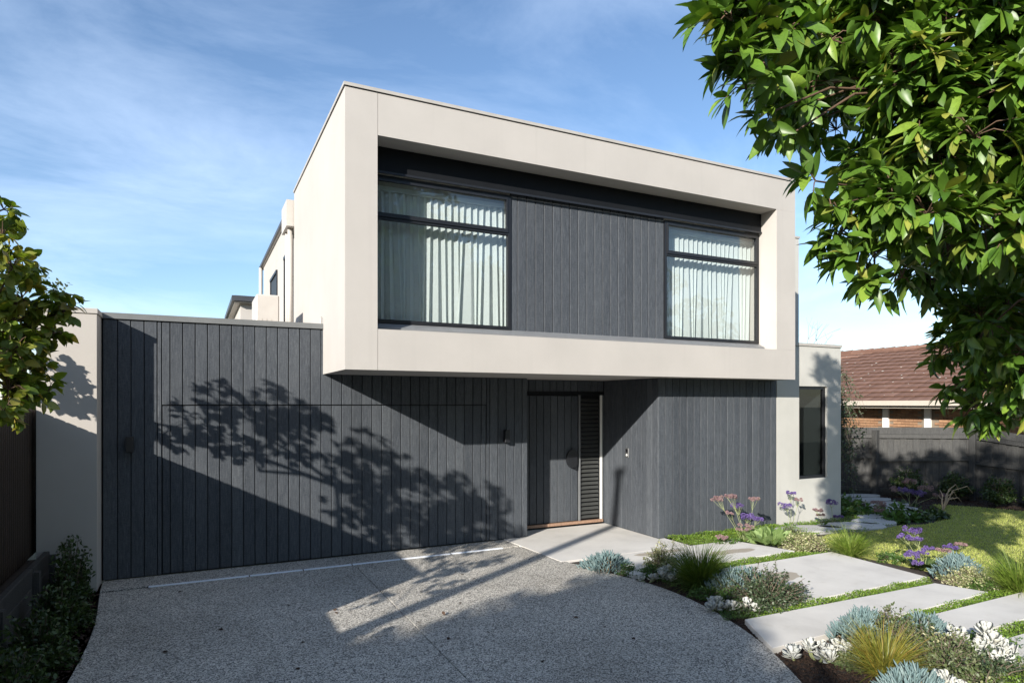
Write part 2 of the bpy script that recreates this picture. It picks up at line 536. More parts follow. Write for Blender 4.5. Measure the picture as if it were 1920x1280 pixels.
def leaf_mat(name, cols, rough=0.45, trans=0.3, spec=0.5, bmp=0.0, gain=1.0):
    """leaf: hue differs leaf by leaf, part of the light passes through"""
    m, nt, b, out = new_mat(name)
    g = nt.nodes.new('ShaderNodeNewGeometry')
    oi = nt.nodes.new('ShaderNodeObjectInfo')
    ad = nt.nodes.new('ShaderNodeMath'); ad.operation = 'ADD'
    nt.links.new(g.outputs['Random Per Island'], ad.inputs[0]); nt.links.new(oi.outputs['Random'], ad.inputs[1])
    fr = nt.nodes.new('ShaderNodeMath'); fr.operation = 'FRACT'; nt.links.new(ad.outputs[0], fr.inputs[0])
    n = len(cols)
    c = ramp(nt, fr.outputs[0], [(i / max(1, n - 1), tuple(x * gain for x in col)) for i, col in enumerate(cols)])
    v = coords(nt)
    c = mixc(nt, 1.0, c, ramp(nt, noise(nt, v, 14, 3), [(0.3, (0.8,) * 3), (0.7, (1.15,) * 3)]), 'MULTIPLY')
    nt.links.new(c, b.inputs['Base Color'])
    b.inputs['Roughness'].default_value = rough; b.inputs['Specular IOR Level'].default_value = spec
    if trans:
        t = nt.nodes.new('ShaderNodeBsdfTranslucent')
        tc = mixc(nt, 1.0, c, (1.5, 1.5, 0.7), 'MULTIPLY'); nt.links.new(tc, t.inputs[0])
        mx = nt.nodes.new('ShaderNodeMixShader'); mx.inputs[0].default_value = trans
        nt.links.new(b.outputs[0], mx.inputs[1]); nt.links.new(t.outputs[0], mx.inputs[2])
        nt.links.new(mx.outputs[0], out.inputs['Surface'])
    if bmp: bump(nt, b, noise(nt, v, 40, 3), bmp, 0.004)
    return m

def cloth(name, col):
    m, nt, b, out = new_mat(name)
    v = coords(nt)
    c = ramp(nt, noise(nt, v, 300, 2), [(0.3, tuple(x * 0.93 for x in col)), (0.7, col)])
    nt.links.new(c, b.inputs['Base Color']); b.inputs['Roughness'].default_value = 0.9; b.inputs['Specular IOR Level'].default_value = 0.1
    t = nt.nodes.new('ShaderNodeBsdfTranslucent'); nt.links.new(c, t.inputs[0])
    mx = nt.nodes.new('ShaderNodeMixShader'); mx.inputs[0].default_value = 0.42
    nt.links.new(b.outputs[0], mx.inputs[1]); nt.links.new(t.outputs[0], mx.inputs[2])
    nt.links.new(mx.outputs[0], out.inputs['Surface'])
    return m

def varied(name, cols, rough=0.8, bmp=0.3, bscale=80, scale=20, spec=0.3):
    """solid whose colour differs piece by piece (tiles, bricks, chips)"""
    m, nt, b, _ = new_mat(name)
    g = nt.nodes.new('ShaderNodeNewGeometry'); oi = nt.nodes.new('ShaderNodeObjectInfo')
    ad = nt.nodes.new('ShaderNodeMath'); ad.operation = 'ADD'
    nt.links.new(g.outputs['Random Per Island'], ad.inputs[0]); nt.links.new(oi.outputs['Random'], ad.inputs[1])
    fr = nt.nodes.new('ShaderNodeMath'); fr.operation = 'FRACT'; nt.links.new(ad.outputs[0], fr.inputs[0])
    c = ramp(nt, fr.outputs[0], [(i / max(1, len(cols) - 1), col) for i, col in enumerate(cols)])
    v = coords(nt)
    c = mixc(nt, 1.0, c, ramp(nt, noise(nt, v, scale, 5), [(0.25, (0.75,) * 3), (0.75, (1.2,) * 3)]), 'MULTIPLY')
    nt.links.new(c, b.inputs['Base Color']); b.inputs['Roughness'].default_value = rough
    b.inputs['Specular IOR Level'].default_value = spec
    if bmp: bump(nt, b, noise(nt, v, bscale, 5), bmp, 0.004)
    return m

M = {}
M['cream'] = render_coat('cream_render', (0.43, 0.403, 0.372), 0.07)
M['pale'] = render_coat('pale_grey_render', (0.45, 0.44, 0.405), 0.12)
M['pillar'] = render_coat('warm_grey_render', (0.435, 0.405, 0.37), 0.06)
M['board'] = rough_board('charcoal_rough_sawn_board', (0.044, 0.050, 0.059), (0.106, 0.115, 0.126))
M['backing'] = plain('dark_backing', (0.012, 0.012, 0.013), 0.9)
M['coping'] = plain('taupe_metal_cap', (0.40, 0.375, 0.34), 0.45, 0.0, 0.06)
M['greycap'] = plain('grey_metal_cap', (0.15, 0.155, 0.155), 0.5, 0.0, 0.08)
M['black'] = plain('black_powder_coat', (0.014, 0.015, 0.018), 0.38, 0.0, 0.1)
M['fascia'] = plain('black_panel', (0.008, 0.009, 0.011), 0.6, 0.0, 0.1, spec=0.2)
M['sill'] = plain('grey_sill_flashing', (0.17, 0.175, 0.18), 0.42, 0.0, 0.08)
M['glass'] = glass('window_glass')
M['glass_dark'] = glass('tinted_glass', (0.42, 0.45, 0.46), 0.8)
M['curtain'] = cloth('pale_sheer_curtain', (0.84, 0.87, 0.85))
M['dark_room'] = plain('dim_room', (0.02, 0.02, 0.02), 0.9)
M['room'] = plain('pale_room_wall', (0.55, 0.54, 0.52), 0.9)
M['louvre'] = plain('dark_louvre', (0.05, 0.052, 0.05), 0.35, 0.0, 0.1)
M['white'] = plain('white_trim', (0.78, 0.77, 0.73), 0.5, 0.0, 0.03)
M['threshold'] = plain('timber_threshold', (0.30, 0.185, 0.125), 0.6, 0.0, 0.25, 25)
M['pipe'] = plain('cream_pipe', (0.47, 0.435, 0.395), 0.5, 0.0, 0.04)
M['gutter'] = plain('dark_gutter', (0.045, 0.048, 0.055), 0.45)
M['aggregate'] = aggregate('exposed_aggregate')
M['edge'] = plain('concrete_edge', (0.34, 0.32, 0.29), 0.85, 0, 0.15, 20)
M['concrete'] = concrete('pale_concrete', (0.60, 0.575, 0.535))
M['concrete_porch'] = concrete('porch_concrete', (0.60, 0.575, 0.535))
M['concrete_damp'] = concrete('pale_concrete_damp', (0.60, 0.575, 0.535), [(7.05, 7.02, 0.85, 0.2), (6.0, 7.45, 0.7, 0.16)])
M['concrete_damp2'] = concrete('pale_concrete_damp_mark', (0.60, 0.575, 0.535), [(6.55, 5.75, 0.6, 0.3)])
M['stone'] = concrete('grey_stepping_stone', (0.40, 0.39, 0.37))
M['grate'] = plain('galvanised_grate', (0.78, 0.82, 0.88), 0.35, 0.0, 0.06, 40)
M['soil'] = plain('dark_soil', (0.035, 0.026, 0.02), 0.95, 0, 0.4, 30, 0.8, 60)
M['mulch'] = varied('mulch_chip', [(0.032, 0.02, 0.014), (0.06, 0.034, 0.023), (0.022, 0.015, 0.012), (0.10, 0.062, 0.042)], 0.9, 0.3)
M['ground'] = plain('far_ground', (0.09, 0.085, 0.05), 0.95, 0, 0.3, 0.4)
M['lawn'] = plain('lawn_soil', (0.16, 0.17, 0.045), 0.95, 0, 0.3, 5)
M['lawn_blade'] = leaf_mat('lawn_blade', [(0.29, 0.36, 0.075), (0.44, 0.47, 0.13), (0.35, 0.40, 0.09), (0.58, 0.55, 0.24)], 0.6, 0.25, 0.2)
M['timber_fence'] = rough_board('dark_brown_batten', (0.018, 0.013, 0.010), (0.05, 0.032, 0.02))
M['sleeper'] = rough_board('grey_sleeper', (0.04, 0.039, 0.037), (0.09, 0.087, 0.083))
M['paling'] = rough_board('charcoal_paling', (0.034, 0.034, 0.034), (0.085, 0.084, 0.08))
M['tile'] = varied('terracotta_tile', [(0.165, 0.092, 0.066), (0.19, 0.106, 0.077), (0.155, 0.086, 0.062), (0.20, 0.116, 0.086)], 0.85, 0.3, 60, 1.5)
M['lichen'] = plain('lichen_spot', (0.55, 0.5, 0.42), 0.9)
M['brick'] = varied('brown_brick', [(0.27, 0.15, 0.085), (0.32, 0.19, 0.11), (0.22, 0.12, 0.07), (0.36, 0.21, 0.12)], 0.85, 0.4, 120, 12)
M['mortar'] = plain('mortar', (0.2, 0.16, 0.12), 0.95)
M['fascia_cream'] = plain('cream_gutter', (0.46, 0.41, 0.345), 0.5, 0, 0.05)
M['green_panel'] = plain('sage_panel', (0.30, 0.31, 0.25), 0.8, 0, 0.08)
M['bark'] = plain('grey_brown_bark', (0.13, 0.10, 0.075), 0.9, 0, 0.35, 14, 0.8, 30)
M['twig'] = plain('reddish_twig', (0.11, 0.065, 0.04), 0.8, 0, 0.3, 14)
M['bare'] = plain('bare_grey_twig', (0.20, 0.16, 0.14), 0.85, 0, 0.2)
M['big_leaf'] = leaf_mat('glossy_evergreen_leaf', [(0.045, 0.10, 0.014), (0.10, 0.19, 0.022), (0.07, 0.145, 0.018), (0.17, 0.26, 0.035), (0.035, 0.085, 0.014), (0.12, 0.21, 0.026), (0.05, 0.11, 0.015), (0.09, 0.17, 0.02), (0.06, 0.12, 0.016), (0.26, 0.27, 0.05)], 0.40, 0.2, 0.45, gain=1.15)
M['pear_leaf'] = leaf_mat('broad_garden_tree_leaf', [(0.08, 0.13, 0.016), (0.15, 0.20, 0.025), (0.06, 0.10, 0.014), (0.24, 0.25, 0.05), (0.10, 0.15, 0.018), (0.28, 0.21, 0.05)], 0.45, 0.34, 0.4, gain=1.32)
M['street_leaf'] = leaf_mat('street_tree_leaf', [(0.04, 0.07, 0.02), (0.06, 0.09, 0.025), (0.05, 0.08, 0.02)], 0.5, 0.25)
M['grass_dark'] = leaf_mat('dark_tussock_blade', [(0.06, 0.11, 0.015), (0.10, 0.16, 0.02), (0.08, 0.13, 0.018), (0.16, 0.2, 0.04)], 0.45, 0.3, 0.4)
M['grass_light'] = leaf_mat('light_tussock_blade', [(0.14, 0.22, 0.03), (0.2, 0.28, 0.045), (0.11, 0.18, 0.025), (0.3, 0.33, 0.09)], 0.45, 0.3, 0.4)
M['grass_gold'] = leaf_mat('golden_tussock_blade', [(0.22, 0.22, 0.04), (0.28, 0.25, 0.05), (0.14, 0.18, 0.03), (0.32, 0.20, 0.04)], 0.45, 0.3, 0.4)
M['blue'] = leaf_mat('blue_succulent_finger', [(0.115, 0.18, 0.182), (0.17, 0.245, 0.245), (0.085, 0.14, 0.145), (0.22, 0.29, 0.28)], 0.6, 0.06, 0.3)
M['silver'] = leaf_mat('silver_white_leaf', [(0.52, 0.53, 0.505), (0.60, 0.605, 0.575), (0.46, 0.475, 0.45), (0.57, 0.555, 0.48)], 0.7, 0.1, 0.2)
M['olive'] = leaf_mat('olive_shrub_leaf', [(0.08, 0.11, 0.035), (0.12, 0.15, 0.06), (0.06, 0.09, 0.03), (0.2, 0.21, 0.12)], 0.5, 0.2)
M['dusty'] = leaf_mat('dark_dusty_shrub_leaf', [(0.045, 0.075, 0.03), (0.07, 0.10, 0.05), (0.035, 0.06, 0.025), (0.11, 0.14, 0.08)], 0.45, 0.2)
M['varieg'] = leaf_mat('cream_variegated_leaf', [(0.24, 0.28, 0.10), (0.5, 0.48, 0.3), (0.14, 0.2, 0.05), (0.36, 0.36, 0.18), (0.6, 0.54, 0.38)], 0.5, 0.25)
M['cover'] = leaf_mat('bright_groundcover_leaf', [(0.11, 0.20, 0.02), (0.17, 0.28, 0.03), (0.08, 0.15, 0.018), (0.24, 0.32, 0.05)], 0.45, 0.25)
M['lime'] = leaf_mat('crinkled_lime_leaf', [(0.17, 0.26, 0.085), (0.25, 0.34, 0.13), (0.12, 0.2, 0.06)], 0.55, 0.25, 0.3, 0.4)
M['dark_leaf'] = leaf_mat('dark_hedge_leaf', [(0.02, 0.042, 0.012), (0.038, 0.07, 0.017), (0.065, 0.10, 0.022), (0.025, 0.048, 0.014)], 0.4, 0.2, 0.5)
M['fern'] = leaf_mat('mid_green_leaf', [(0.05, 0.11, 0.02), (0.08, 0.16, 0.03), (0.06, 0.1, 0.02)], 0.5, 0.25)
M['purple'] = leaf_mat('purple_floret', [(0.13, 0.085, 0.28), (0.19, 0.13, 0.38), (0.10, 0.06, 0.22), (0.30, 0.23, 0.46)], 0.8, 0.25, 0.1)
M['mauve'] = leaf_mat('dried_mauve_floret', [(0.27, 0.17, 0.20), (0.36, 0.24, 0.24), (0.22, 0.13, 0.18), (0.42, 0.32, 0.24)], 0.85, 0.2, 0.1)
M['stem'] = plain('pale_green_stem', (0.26, 0.29, 0.13), 0.7, 0, 0.2)
M['dry_stem'] = plain('dry_stem', (0.34, 0.25, 0.15), 0.8, 0, 0.2)
M['rear_pane'] = plain('dim_rear_pane', (0.03, 0.034, 0.04), 0.5, spec=0.25)
M['lens'] = plain('dark_glass_lens', (0.01, 0.01, 0.012), 0.1)
M['steel'] = plain('brushed_steel', (0.5, 0.5, 0.5), 0.3, 0.9)
M['pole'] = plain('weathered_pole_timber', (0.12, 0.10, 0.08), 0.9, 0, 0.2)
# ------------------------------------------------------------------ ground
def part_empty(name, parent):
    o = bpy.data.objects.new(name, None); COL.objects.link(o)
    o.empty_display_size = 0.1
    o.parent = parent
    o.matrix_parent_inverse = Matrix.Translation(-Vector(parent.location))
    if parent.matrix_parent_inverse != Matrix.Identity(4): o.matrix_parent_inverse = Matrix.Identity(4)
    return o

g = MB().add([(-300, -300, -0.12), (300, -300, -0.12), (300, 300, -0.12), (-300, 300, -0.12)], [(0, 1, 2, 3)])
tag(g.obj('ground', M['ground']), kind='structure')

def smooth_poly(pts, n=8):
    out = []; m = len(pts)
    for i in range(m - 1):
        p0 = Vector(pts[max(i - 1, 0)]); p1 = Vector(pts[i]); p2 = Vector(pts[i + 1]); p3 = Vector(pts[min(i + 2, m - 1)])
        for k in range(n):
            t = k / n
            out.append(tuple(0.5 * ((2 * p1) + (-p0 + p2) * t + (2 * p0 - 5 * p1 + 4 * p2 - p3) * t * t + (-p0 + 3 * p1 - 3 * p2 + p3) * t ** 3)))
    out.append(tuple(pts[-1]))
    return out

DR = smooth_poly([(4.46, 9.38), (4.58, 7.95), (4.80, 7.06), (5.00, 6.13), (4.95, 5.27), (4.70, 4.36), (4.29, 3.54), (3.6, 2.4), (2.9, 1.0), (2.6, -1.5), (2.55, -4.0)])
DL = smooth_poly([(-1.02, 9.38), (-1.0, 8.9), (-0.90, 7.6), (-0.89, 6.6), (-0.95, 5.6), (-1.15, 4.4), (-1.3, 2.5), (-1.4, -4.0)])
def at_y(poly, y):
    for a, b in zip(poly[:-1], poly[1:]):
        if a[1] >= y >= b[1]: return a[0] + (b[0] - a[0]) * (a[1] - y) / max(1e-9, a[1] - b[1])
    return poly[-1][0]
drive = tag(thing('driveway', (0, 0, -0.1)), kind='structure')
JX = 1.95
jy = [9.38, 8.89, 8.81, 5.6, 2.4, -4.0]
def drive_panel(y1, y0, x0=None, x1=None):
    g = 0.004
    L = [p for p in DL if y0 < p[1] < y1]; Rr = [p for p in DR if y0 < p[1] < y1]
    lx = [(at_y(DL, y1 - g), y1 - g)] + L + [(at_y(DL, y0 + g), y0 + g)] if x0 is None else [(x0 + g, y1 - g), (x0 + g, y0 + g)]
    rx = [(at_y(DR, y0 + g), y0 + g)] + Rr[::-1] + [(at_y(DR, y1 - g), y1 - g)] if x1 is None else [(x1 - g, y0 + g), (x1 - g, y1 - g)]
    MB().slab(lx + rx, -0.1, 0.0, 0.004).obj('panel', M['aggregate'], drive)
drive_panel(9.38, 8.885)
for a, b in ((8.815, 5.4), (5.4, 2.4), (2.4, -4.0)):
    drive_panel(a, b, None, JX); drive_panel(a, b, JX, None)
MB().box(-1.3, 4.3, -4, 9.3, -0.115, -0.03).obj('base', M['soil'], drive)

# strip drain across the garage opening, in five lengths of grate
drain = thing('strip_drain', (1.85, 8.85, 0), 'pale slotted strip drain set across the driveway before the garage door', 'drain')
MB().box(-0.53, 4.22, 8.818, 8.882, -0.09, -0.022).obj('channel', M['edge'], drain)
xs = [-0.51, 0.62, 1.28, 1.92, 2.60, 3.35, 4.2]
for a, b in zip(xs[:-1], xs[1:]):
    m = MB()
    for yy in (8.825, 8.8515): m.cbox(a + 0.008, b - 0.008, yy, yy + 0.0235, -0.02, 0.006, 0.002)
    m.obj('grate', M['grate'], drain)
    MB().box(a - 0.006, a + 0.006, 8.822, 8.878, -0.018, 0.004).obj('joint', M['black'], drain)

# garden beds and lawn
def sheet(name, pts, z, mat, t=0.05):
    return tag(MB().prism(pts, z - t, z).obj(name, mat), kind='structure')
bedR = [(p[0] + 0.012, p[1]) for p in DR if p[1] < 7.85 and p[1] > 0.4][::-1]
sheet('garden_bed', [(9.2, 0.4), (9.2, 7.85)] + [(4.75, 7.85)] + bedR[::-1], -0.025, M['soil'])
sheet('garden_bed', [(9.21, 7.3), (16.0, 7.0), (16.0, 9.2), (15.0, 10.6), (11.0, 11.5), (9.21, 9.0)], -0.028, M['soil'])
bedL = [(p[0] - 0.012, p[1]) for p in DL]
sheet('garden_bed', [(-1.48, -4.0)] + bedL[::-1] + [(-1.48, 9.38)], -0.03, M['soil'])
LAWN = [(8.72, 0.4), (17.0, 0.4), (16.0, 6.4), (15.2, 7.05), (14.85, 7.9), (14.4, 8.55), (13.75, 7.95), (13.35, 7.55), (12.8, 7.3), (11.9, 7.18), (11.2, 7.30), (10.3, 7.22), (9.5, 7.35), (8.85, 7.1), (8.62, 6.2), (8.72, 4.8)]
lawn = sheet('lawn', LAWN, 0.0, M['lawn'], 0.09)

def in_poly(x, y, P):
    c = np.zeros(len(x), bool); n = len(P)
    for i in range(n):
        (x1, y1), (x2, y2) = P[i], P[(i + 1) % n]
        k = ((y1 > y) != (y2 > y)) & (x < (x2 - x1) * (y - y1) / ((y2 - y1) or 1e-9) + x1)
        c ^= k
    return c
def scatter(P, dens, rng=RNG):
    xs = [p[0] for p in P]; ys = [p[1] for p in P]
    n = int((max(xs) - min(xs)) * (max(ys) - min(ys)) * dens)
    x = rng.uniform(min(xs), max(xs), n); y = rng.uniform(min(ys), max(ys), n)
    k = in_poly(x, y, P)
    return x[k], y[k]
BLADE = (np.array([(0, -0.5, 0), (0, 0.5, 0), (0.55, 0.35, 0.0), (0.55, -0.35, 0), (1, 0, -0.12)]), np.array([(0, 1, 2), (0, 2, 3), (3, 2, 4)]))
def blades_on(x, y, z, length, width, lean, shape=BLADE, rng=RNG):
    n = len(x)
    D = np.stack([rng.normal(0, lean, n), rng.normal(0, lean, n), np.ones(n)], 1)
    rot = frames(D, rng.normal(size=(n, 3)))
    ln = length * rng.uniform(0.6, 1.25, n)
    sc = np.stack([ln, np.full(n, width) * rng.uniform(0.7, 1.3, n), ln], 1)
    pos = np.stack([x, y, np.full(n, z)], 1)
    return bake(pos, rot, sc, *shape)
x, y = scatter([p for p in LAWN], 2600)
k = RNG.random(len(x)) < np.clip(1.15 - (x - 9) / 14, 0.45, 1)
V, F = blades_on(x[k], y[k], -0.004, 0.034, 0.0075, 0.55)
tag(link('lawn_grass', np_mesh('lawn_grass', V, F), M['lawn_blade']), 'short yellow-green lawn turf behind the pavers', 'grass', kind='stuff')

# mulch chips
def chips(name, P, dens, z):
    x, y = scatter(P, dens); n = len(x)
    rot = frames(rand_dirs(n) * np.array([1, 1, 0.35]), rand_dirs(n) + np.array([0, 0, 1.5]))
    bx = MB().box(-0.5, 0.5, -0.5, 0.5, -0.5, 0.5)
    f = []
    for q in bx.f: f += [(q[0], q[1], q[2]), (q[0], q[2], q[3])]
    sc = np.stack([RNG.uniform(0.015, 0.045, n), RNG.uniform(0.007, 0.016, n), RNG.uniform(0.004, 0.009, n)], 1)
    V, F = bake(np.stack([x, y, np.full(n, z)], 1), rot, sc, np.array(bx.v), np.array(f))
    tag(link(name, np_mesh(name, V, F), M['mulch']), 'dark brown bark mulch lying on the garden beds', 'mulch', kind='stuff')
chipP = [(p[0] + 0.01, p[1]) for p in DR if 2.2 < p[1] < 6.6]
chips('bark_mulch', chipP + [(chipP[-1][0] + 1.2, chipP[-1][1]), (5.6, 3.4), (5.6, 6.6)], 2600, -0.022)
chips('bark_mulch', [(12.6, 7.4), (13.3, 7.65), (13.8, 8.1), (14.4, 8.65), (15.0, 8.1), (15.3, 7.2), (16.0, 6.6), (16.0, 9.0), (14.6, 10.4), (13.0, 9.2)], 500, -0.024)
chips('bark_mulch', [(-1.46, 4.5), (-1.1, 4.5), (-0.95, 5.6), (-0.9, 7.2), (-1.02, 8.9), (-1.46, 8.95)], 900, -0.026)

# ------------------------------------------------------------------ pavers and porch
porch = tag(MB().slab([(4.56, 7.72), (6.86, 7.72), (6.86, 8.318), (6.738, 8.318), (6.738, 9.84), (4.91, 9.84), (4.91, 9.395), (4.475, 9.395)], -0.06, 0.005, 0.002).obj('porch_slab', M['concrete_porch']), kind='structure')
PAVERS = [
    ([(4.95, 6.62), (7.90, 6.66), (7.62, 7.60), (5.05, 7.60)], 'concrete_damp', 'large pale paver with damp brown mark, nearest the porch slab'),
    ([(5.70, 4.92), (8.20, 4.92), (8.34, 6.38), (5.62, 6.36)], 'concrete_damp2', 'widest pale paver, between two green strips beside the purple flowers'),
    ([(4.59, 4.10), (8.18, 4.22), (8.00, 4.72), (4.95, 4.77)], 'concrete', 'narrow pale paver whose angled end points at the driveway'),
    ([(5.75, 3.52), (9.6, 3.56), (9.6, 4.07), (6.1, 4.02)], 'concrete', 'pale paver behind the tall white succulents, running out of frame'),
    ([(6.1, 2.55), (9.6, 2.6), (9.6, 3.35), (6.3, 3.31)], 'concrete', 'nearest pale paver at the lower right corner'),
]
for pts, m, lab in PAVERS:
    cx = sum(p[0] for p in pts) / 4; cy = sum(p[1] for p in pts) / 4
    o = MB().slab(pts, -0.06, 0.034, 0.004).obj('paver', M[m])
    tag(o, lab, 'paver', 'large concrete pavers of the front path')
STONES = [((9.55, 7.78), 0.62, 0.27, 'sunlit rounded stepping stone in front of the grey wing'), ((10.5, 7.62), 0.62, 0.30, 'second stepping stone from the pavers, long and rounded'),
          ((11.25, 7.72), 0.45, 0.27, 'third rounded stepping stone along the lawn edge'), ((11.75, 8.05), 0.36, 0.22, 'small rounded stepping stone behind the green clump'),
          ((12.95, 8.5), 0.55, 0.22, 'shaded stepping stone under the purple flower head'), ((13.45, 8.95), 0.55, 0.22, 'shaded stepping stone halfway along the side path'),
          ((13.75, 9.5), 0.5, 0.22, 'shaded stepping stone, second last before the fence'), ((14.1, 10.05), 0.5, 0.2, 'furthest stepping stone by the charcoal fence'), ((12.6, 8.0), 0.4, 0.15, 'stepping stone half hidden behind dark foliage')]
for (cx, cy), a, b, lab in STONES:
    ph = RNG.uniform(0, 6.28)
    pts = []
    for i in range(18):
        t = 2 * math.pi * i / 18
        k = 1 + 0.09 * math.sin(2 * t + ph) + 0.06 * math.sin(3 * t + 2 * ph)
        pts.append((cx + a * k * math.cos(t) * 0.92 + b * 0.3 * math.sin(t), cy + b * k * math.sin(t) * 1.1 - a * 0.28 * math.cos(t)))
    tag(MB().slab(pts, -0.05, 0.03, 0.01).obj('stepping_stone', M['stone']), lab, 'stepping stone', 'stepping stones along the side path')

# ------------------------------------------------------------------ house
house = thing('house', (5.5, 9.4, 0), 'modern two-storey house with cream box upper floor over charcoal boards', 'house')
# upper box: front ring
f = MB()
f.box(1.63, 2.028, 7.9, 8.26, 2.61, 6.04)
f.obj('side_pier', M['cream'], house)
f = MB(); f.box(8.94, 9.39, 7.9, 8.26, 3.121, 5.519); f.obj('side_pier', M['cream'], house)
f = MB(); f.box(2.034, 9.39, 7.9, 8.26, 5.52, 6.04); f.obj('top_beam', M['cream'], house)
f = MB(); f.box(2.034, 9.39, 7.9, 8.26, 2.61, 3.12); f.obj('bottom_beam', M['cream'], house)
for za, zb in ((2.614, 3.118), (5.522, 6.036)): MB().box(2.026, 2.036, 7.906, 8.2, za, zb).obj('control_joint', M['pillar'], house)
# the body behind the ring: left and right cheeks, roof edge, floor, back of the rooms
f = MB()
f.box(1.63, 2.03, 8.26, 12.36, 2.61, 6.04)
f.box(8.945, 9.39, 8.26, 12.36, 2.61, 6.04)
f.box(2.03, 8.945, 8.26, 12.36, 5.60, 6.04)
f.box(2.03, 8.945, 8.26, 12.36, 2.61, 3.10)
f.obj('upper_wall', M['cream'], house)
MB().box(2.04, 8.94, 9.6, 9.65, 3.105, 5.595).obj('room_wall', M['room'], house)
# metal cap; the black strip under it stands for its shadow line
m = MB(); m.box(1.612, 9.408, 7.882, 8.1, 6.052, 6.092); m.box(1.612, 1.83, 8.1, 12.38, 6.052, 6.092); m.box(9.19, 9.408, 8.1, 12.38, 6.052, 6.092)
m.obj('roof_cap', M['coping'], house)
m = MB(); m.box(1.626, 9.394, 7.896, 8.09, 6.041, 6.051); m.box(1.626, 1.82, 8.09, 12.36, 6.041, 6.051); m.obj('cap_shadow_strip', M['black'], house)
MB().box(1.8, 9.2, 8.09, 12.3, 6.041, 6.07).obj('roof', M['greycap'], house)
# recess: header panel, sill
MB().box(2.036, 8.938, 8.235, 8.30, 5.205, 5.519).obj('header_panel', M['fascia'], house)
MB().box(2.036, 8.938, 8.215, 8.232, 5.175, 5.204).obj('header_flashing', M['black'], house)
s = MB(); s.add([(2.034, 8.16, 3.122), (8.94, 8.16, 3.122), (8.94, 8.34, 3.122), (2.034, 8.34, 3.122), (2.034, 8.16, 3.175), (8.94, 8.16, 3.175), (8.94, 8.34, 3.262), (2.034, 8.34, 3.262)],
                [(0, 3, 2, 1), (4, 5, 6, 7), (0, 1, 5, 4), (1, 2, 6, 5), (2, 3, 7, 6), (3, 0, 4, 7)])
s.obj('sill_flashing', M['sill'], house)

BMESH = {}
def boards(parent, xs, y, z0, z1, axis='x', t=0.022, name='board', gap=0.009, seed=0):
    """one object per board between successive xs; equal sizes share a mesh. axis x: wall faces -Y; axis y: wall faces -X at x=y"""
    for a, b in zip(xs[:-1], xs[1:]):
        w = round(b - a - gap, 3); h = round(z1 - z0, 3)
        key = (w, h, axis)
        if key not in BMESH:
            mb = MB()
            if axis == 'x': mb.cbox(-w / 2, w / 2, 0, t, 0, h, 0.005)
            else: mb.cbox(0, t, -w / 2, w / 2, 0, h, 0.005)
            BMESH[key] = mb.mesh('board'); BMESH[key].materials.append(M['board'])
        o = bpy.data.objects.new(name, BMESH[key]); COL.objects.link(o); o.parent = parent
        o.matrix_parent_inverse = Matrix.Identity(4)
        off = Vector(parent.location) if parent.matrix_parent_inverse == Matrix.Identity(4) else Vector((0, 0, 0))
        jit = RNG.uniform(-0.0012, 0.0012)
        c = Vector(((a + b) / 2, y + jit, z0)) if axis == 'x' else Vector((y + jit, (a + b) / 2, z0))
        o.location = c - off
def rng_xs(a, b, step):
    n = max(1, round((b - a) / step)); return [a + (b - a) * i / n for i in range(n + 1)]

# garage front
gw = part_empty('garage_wall', house)
MB().box(-1.04, 4.87, 9.425, 9.7, 0.0, 3.25).obj('backing', M['backing'], gw)
gx = [-1.03] + [-0.873 + 0.1457 * i for i in range(0, 40)]
gx = [x for x in gx if x < 4.86] + [4.895]
DX0, DX1, DZ = -0.385, 4.169, 2.172
allx = sorted(set([round(x, 4) for x in gx]))
left = [x for x in allx if x < DX0 - 0.02] + [DX0]
right = [DX1] + [x for x in allx if x > DX1 + 0.02]
mid = [DX0] + [x for x in allx if DX0 + 0.02 < x < DX1 - 0.02] + [DX1]
boards(gw, left, 9.40, 0.005, 3.245); boards(gw, right, 9.40, 0.005, 3.245)
boards(gw, mid, 9.40, DZ + 0.005, 3.245)
MB().box(4.878, 4.9, 9.40, 9.86, 0.0, 2.605).obj('corner_return', M['board'], gw)
gd = part_empty('garage_door', house)
boards(gd, [DX0 + 0.005] + mid[1:-1] + [DX1 - 0.005], 9.404, 0.012, DZ - 0.008)
MB().box(-1.05, 1.628, 9.375, 9.72, 3.252, 3.325).obj('parapet_cap', M['greycap'], house)
MB().box(-1.62, 1.9, 9.72, 16.0, 2.9, 3.05).box(-1.62, -1.4, 9.72, 16, 0, 2.9).obj('garage_roof', M['greycap'], house)
MB().tube([(1.60, 9.40, 3.32), (1.60, 9.40, 3.40), (1.605, 9.42, 3.43)], 0.012).obj('vent_pipe', M['coping'], house)

# entry: door wall, return wall, right-hand wall
MB().box(4.9, 6.77, 9.93, 10.0, 0, 2.608).obj('entry_backing', M['backing'], house)
ew = part_empty('entry_head', house)
boards(ew, rng_xs(4.905, 6.745, 0.1457), 9.895, 2.405, 2.606)
fd = part_empty('front_door', house)
MB().box(5.06, 6.205, 9.915, 9.928, 0.085, 2.335).obj('leaf', M['fascia'], fd)
boards(fd, rng_xs(5.06, 6.19, 0.1457), 9.893, 0.09, 2.33)
h = MB()
pts = [(6.075 + 0.155 * math.cos(a), 1.17 + 0.155 * math.sin(a)) for a in [math.pi * (1.02 - 0.0) - 0 + k * math.pi / 14 for k in range(0, 15)]]
pts = [(6.17, 1.03)] + [(6.17 - 0.30 * math.sin(math.pi * k / 16) ** 0.8, 1.03 + 0.34 * k / 16) for k in range(1, 16)] + [(6.17, 1.37)]
pts = [(6.062 + 0.135 * math.cos(2 * math.pi * k / 28), 1.205 + 0.165 * math.sin(2 * math.pi * k / 28)) for k in range(28)]
pts = [(min(p[0], 6.155), p[1]) for p in pts]
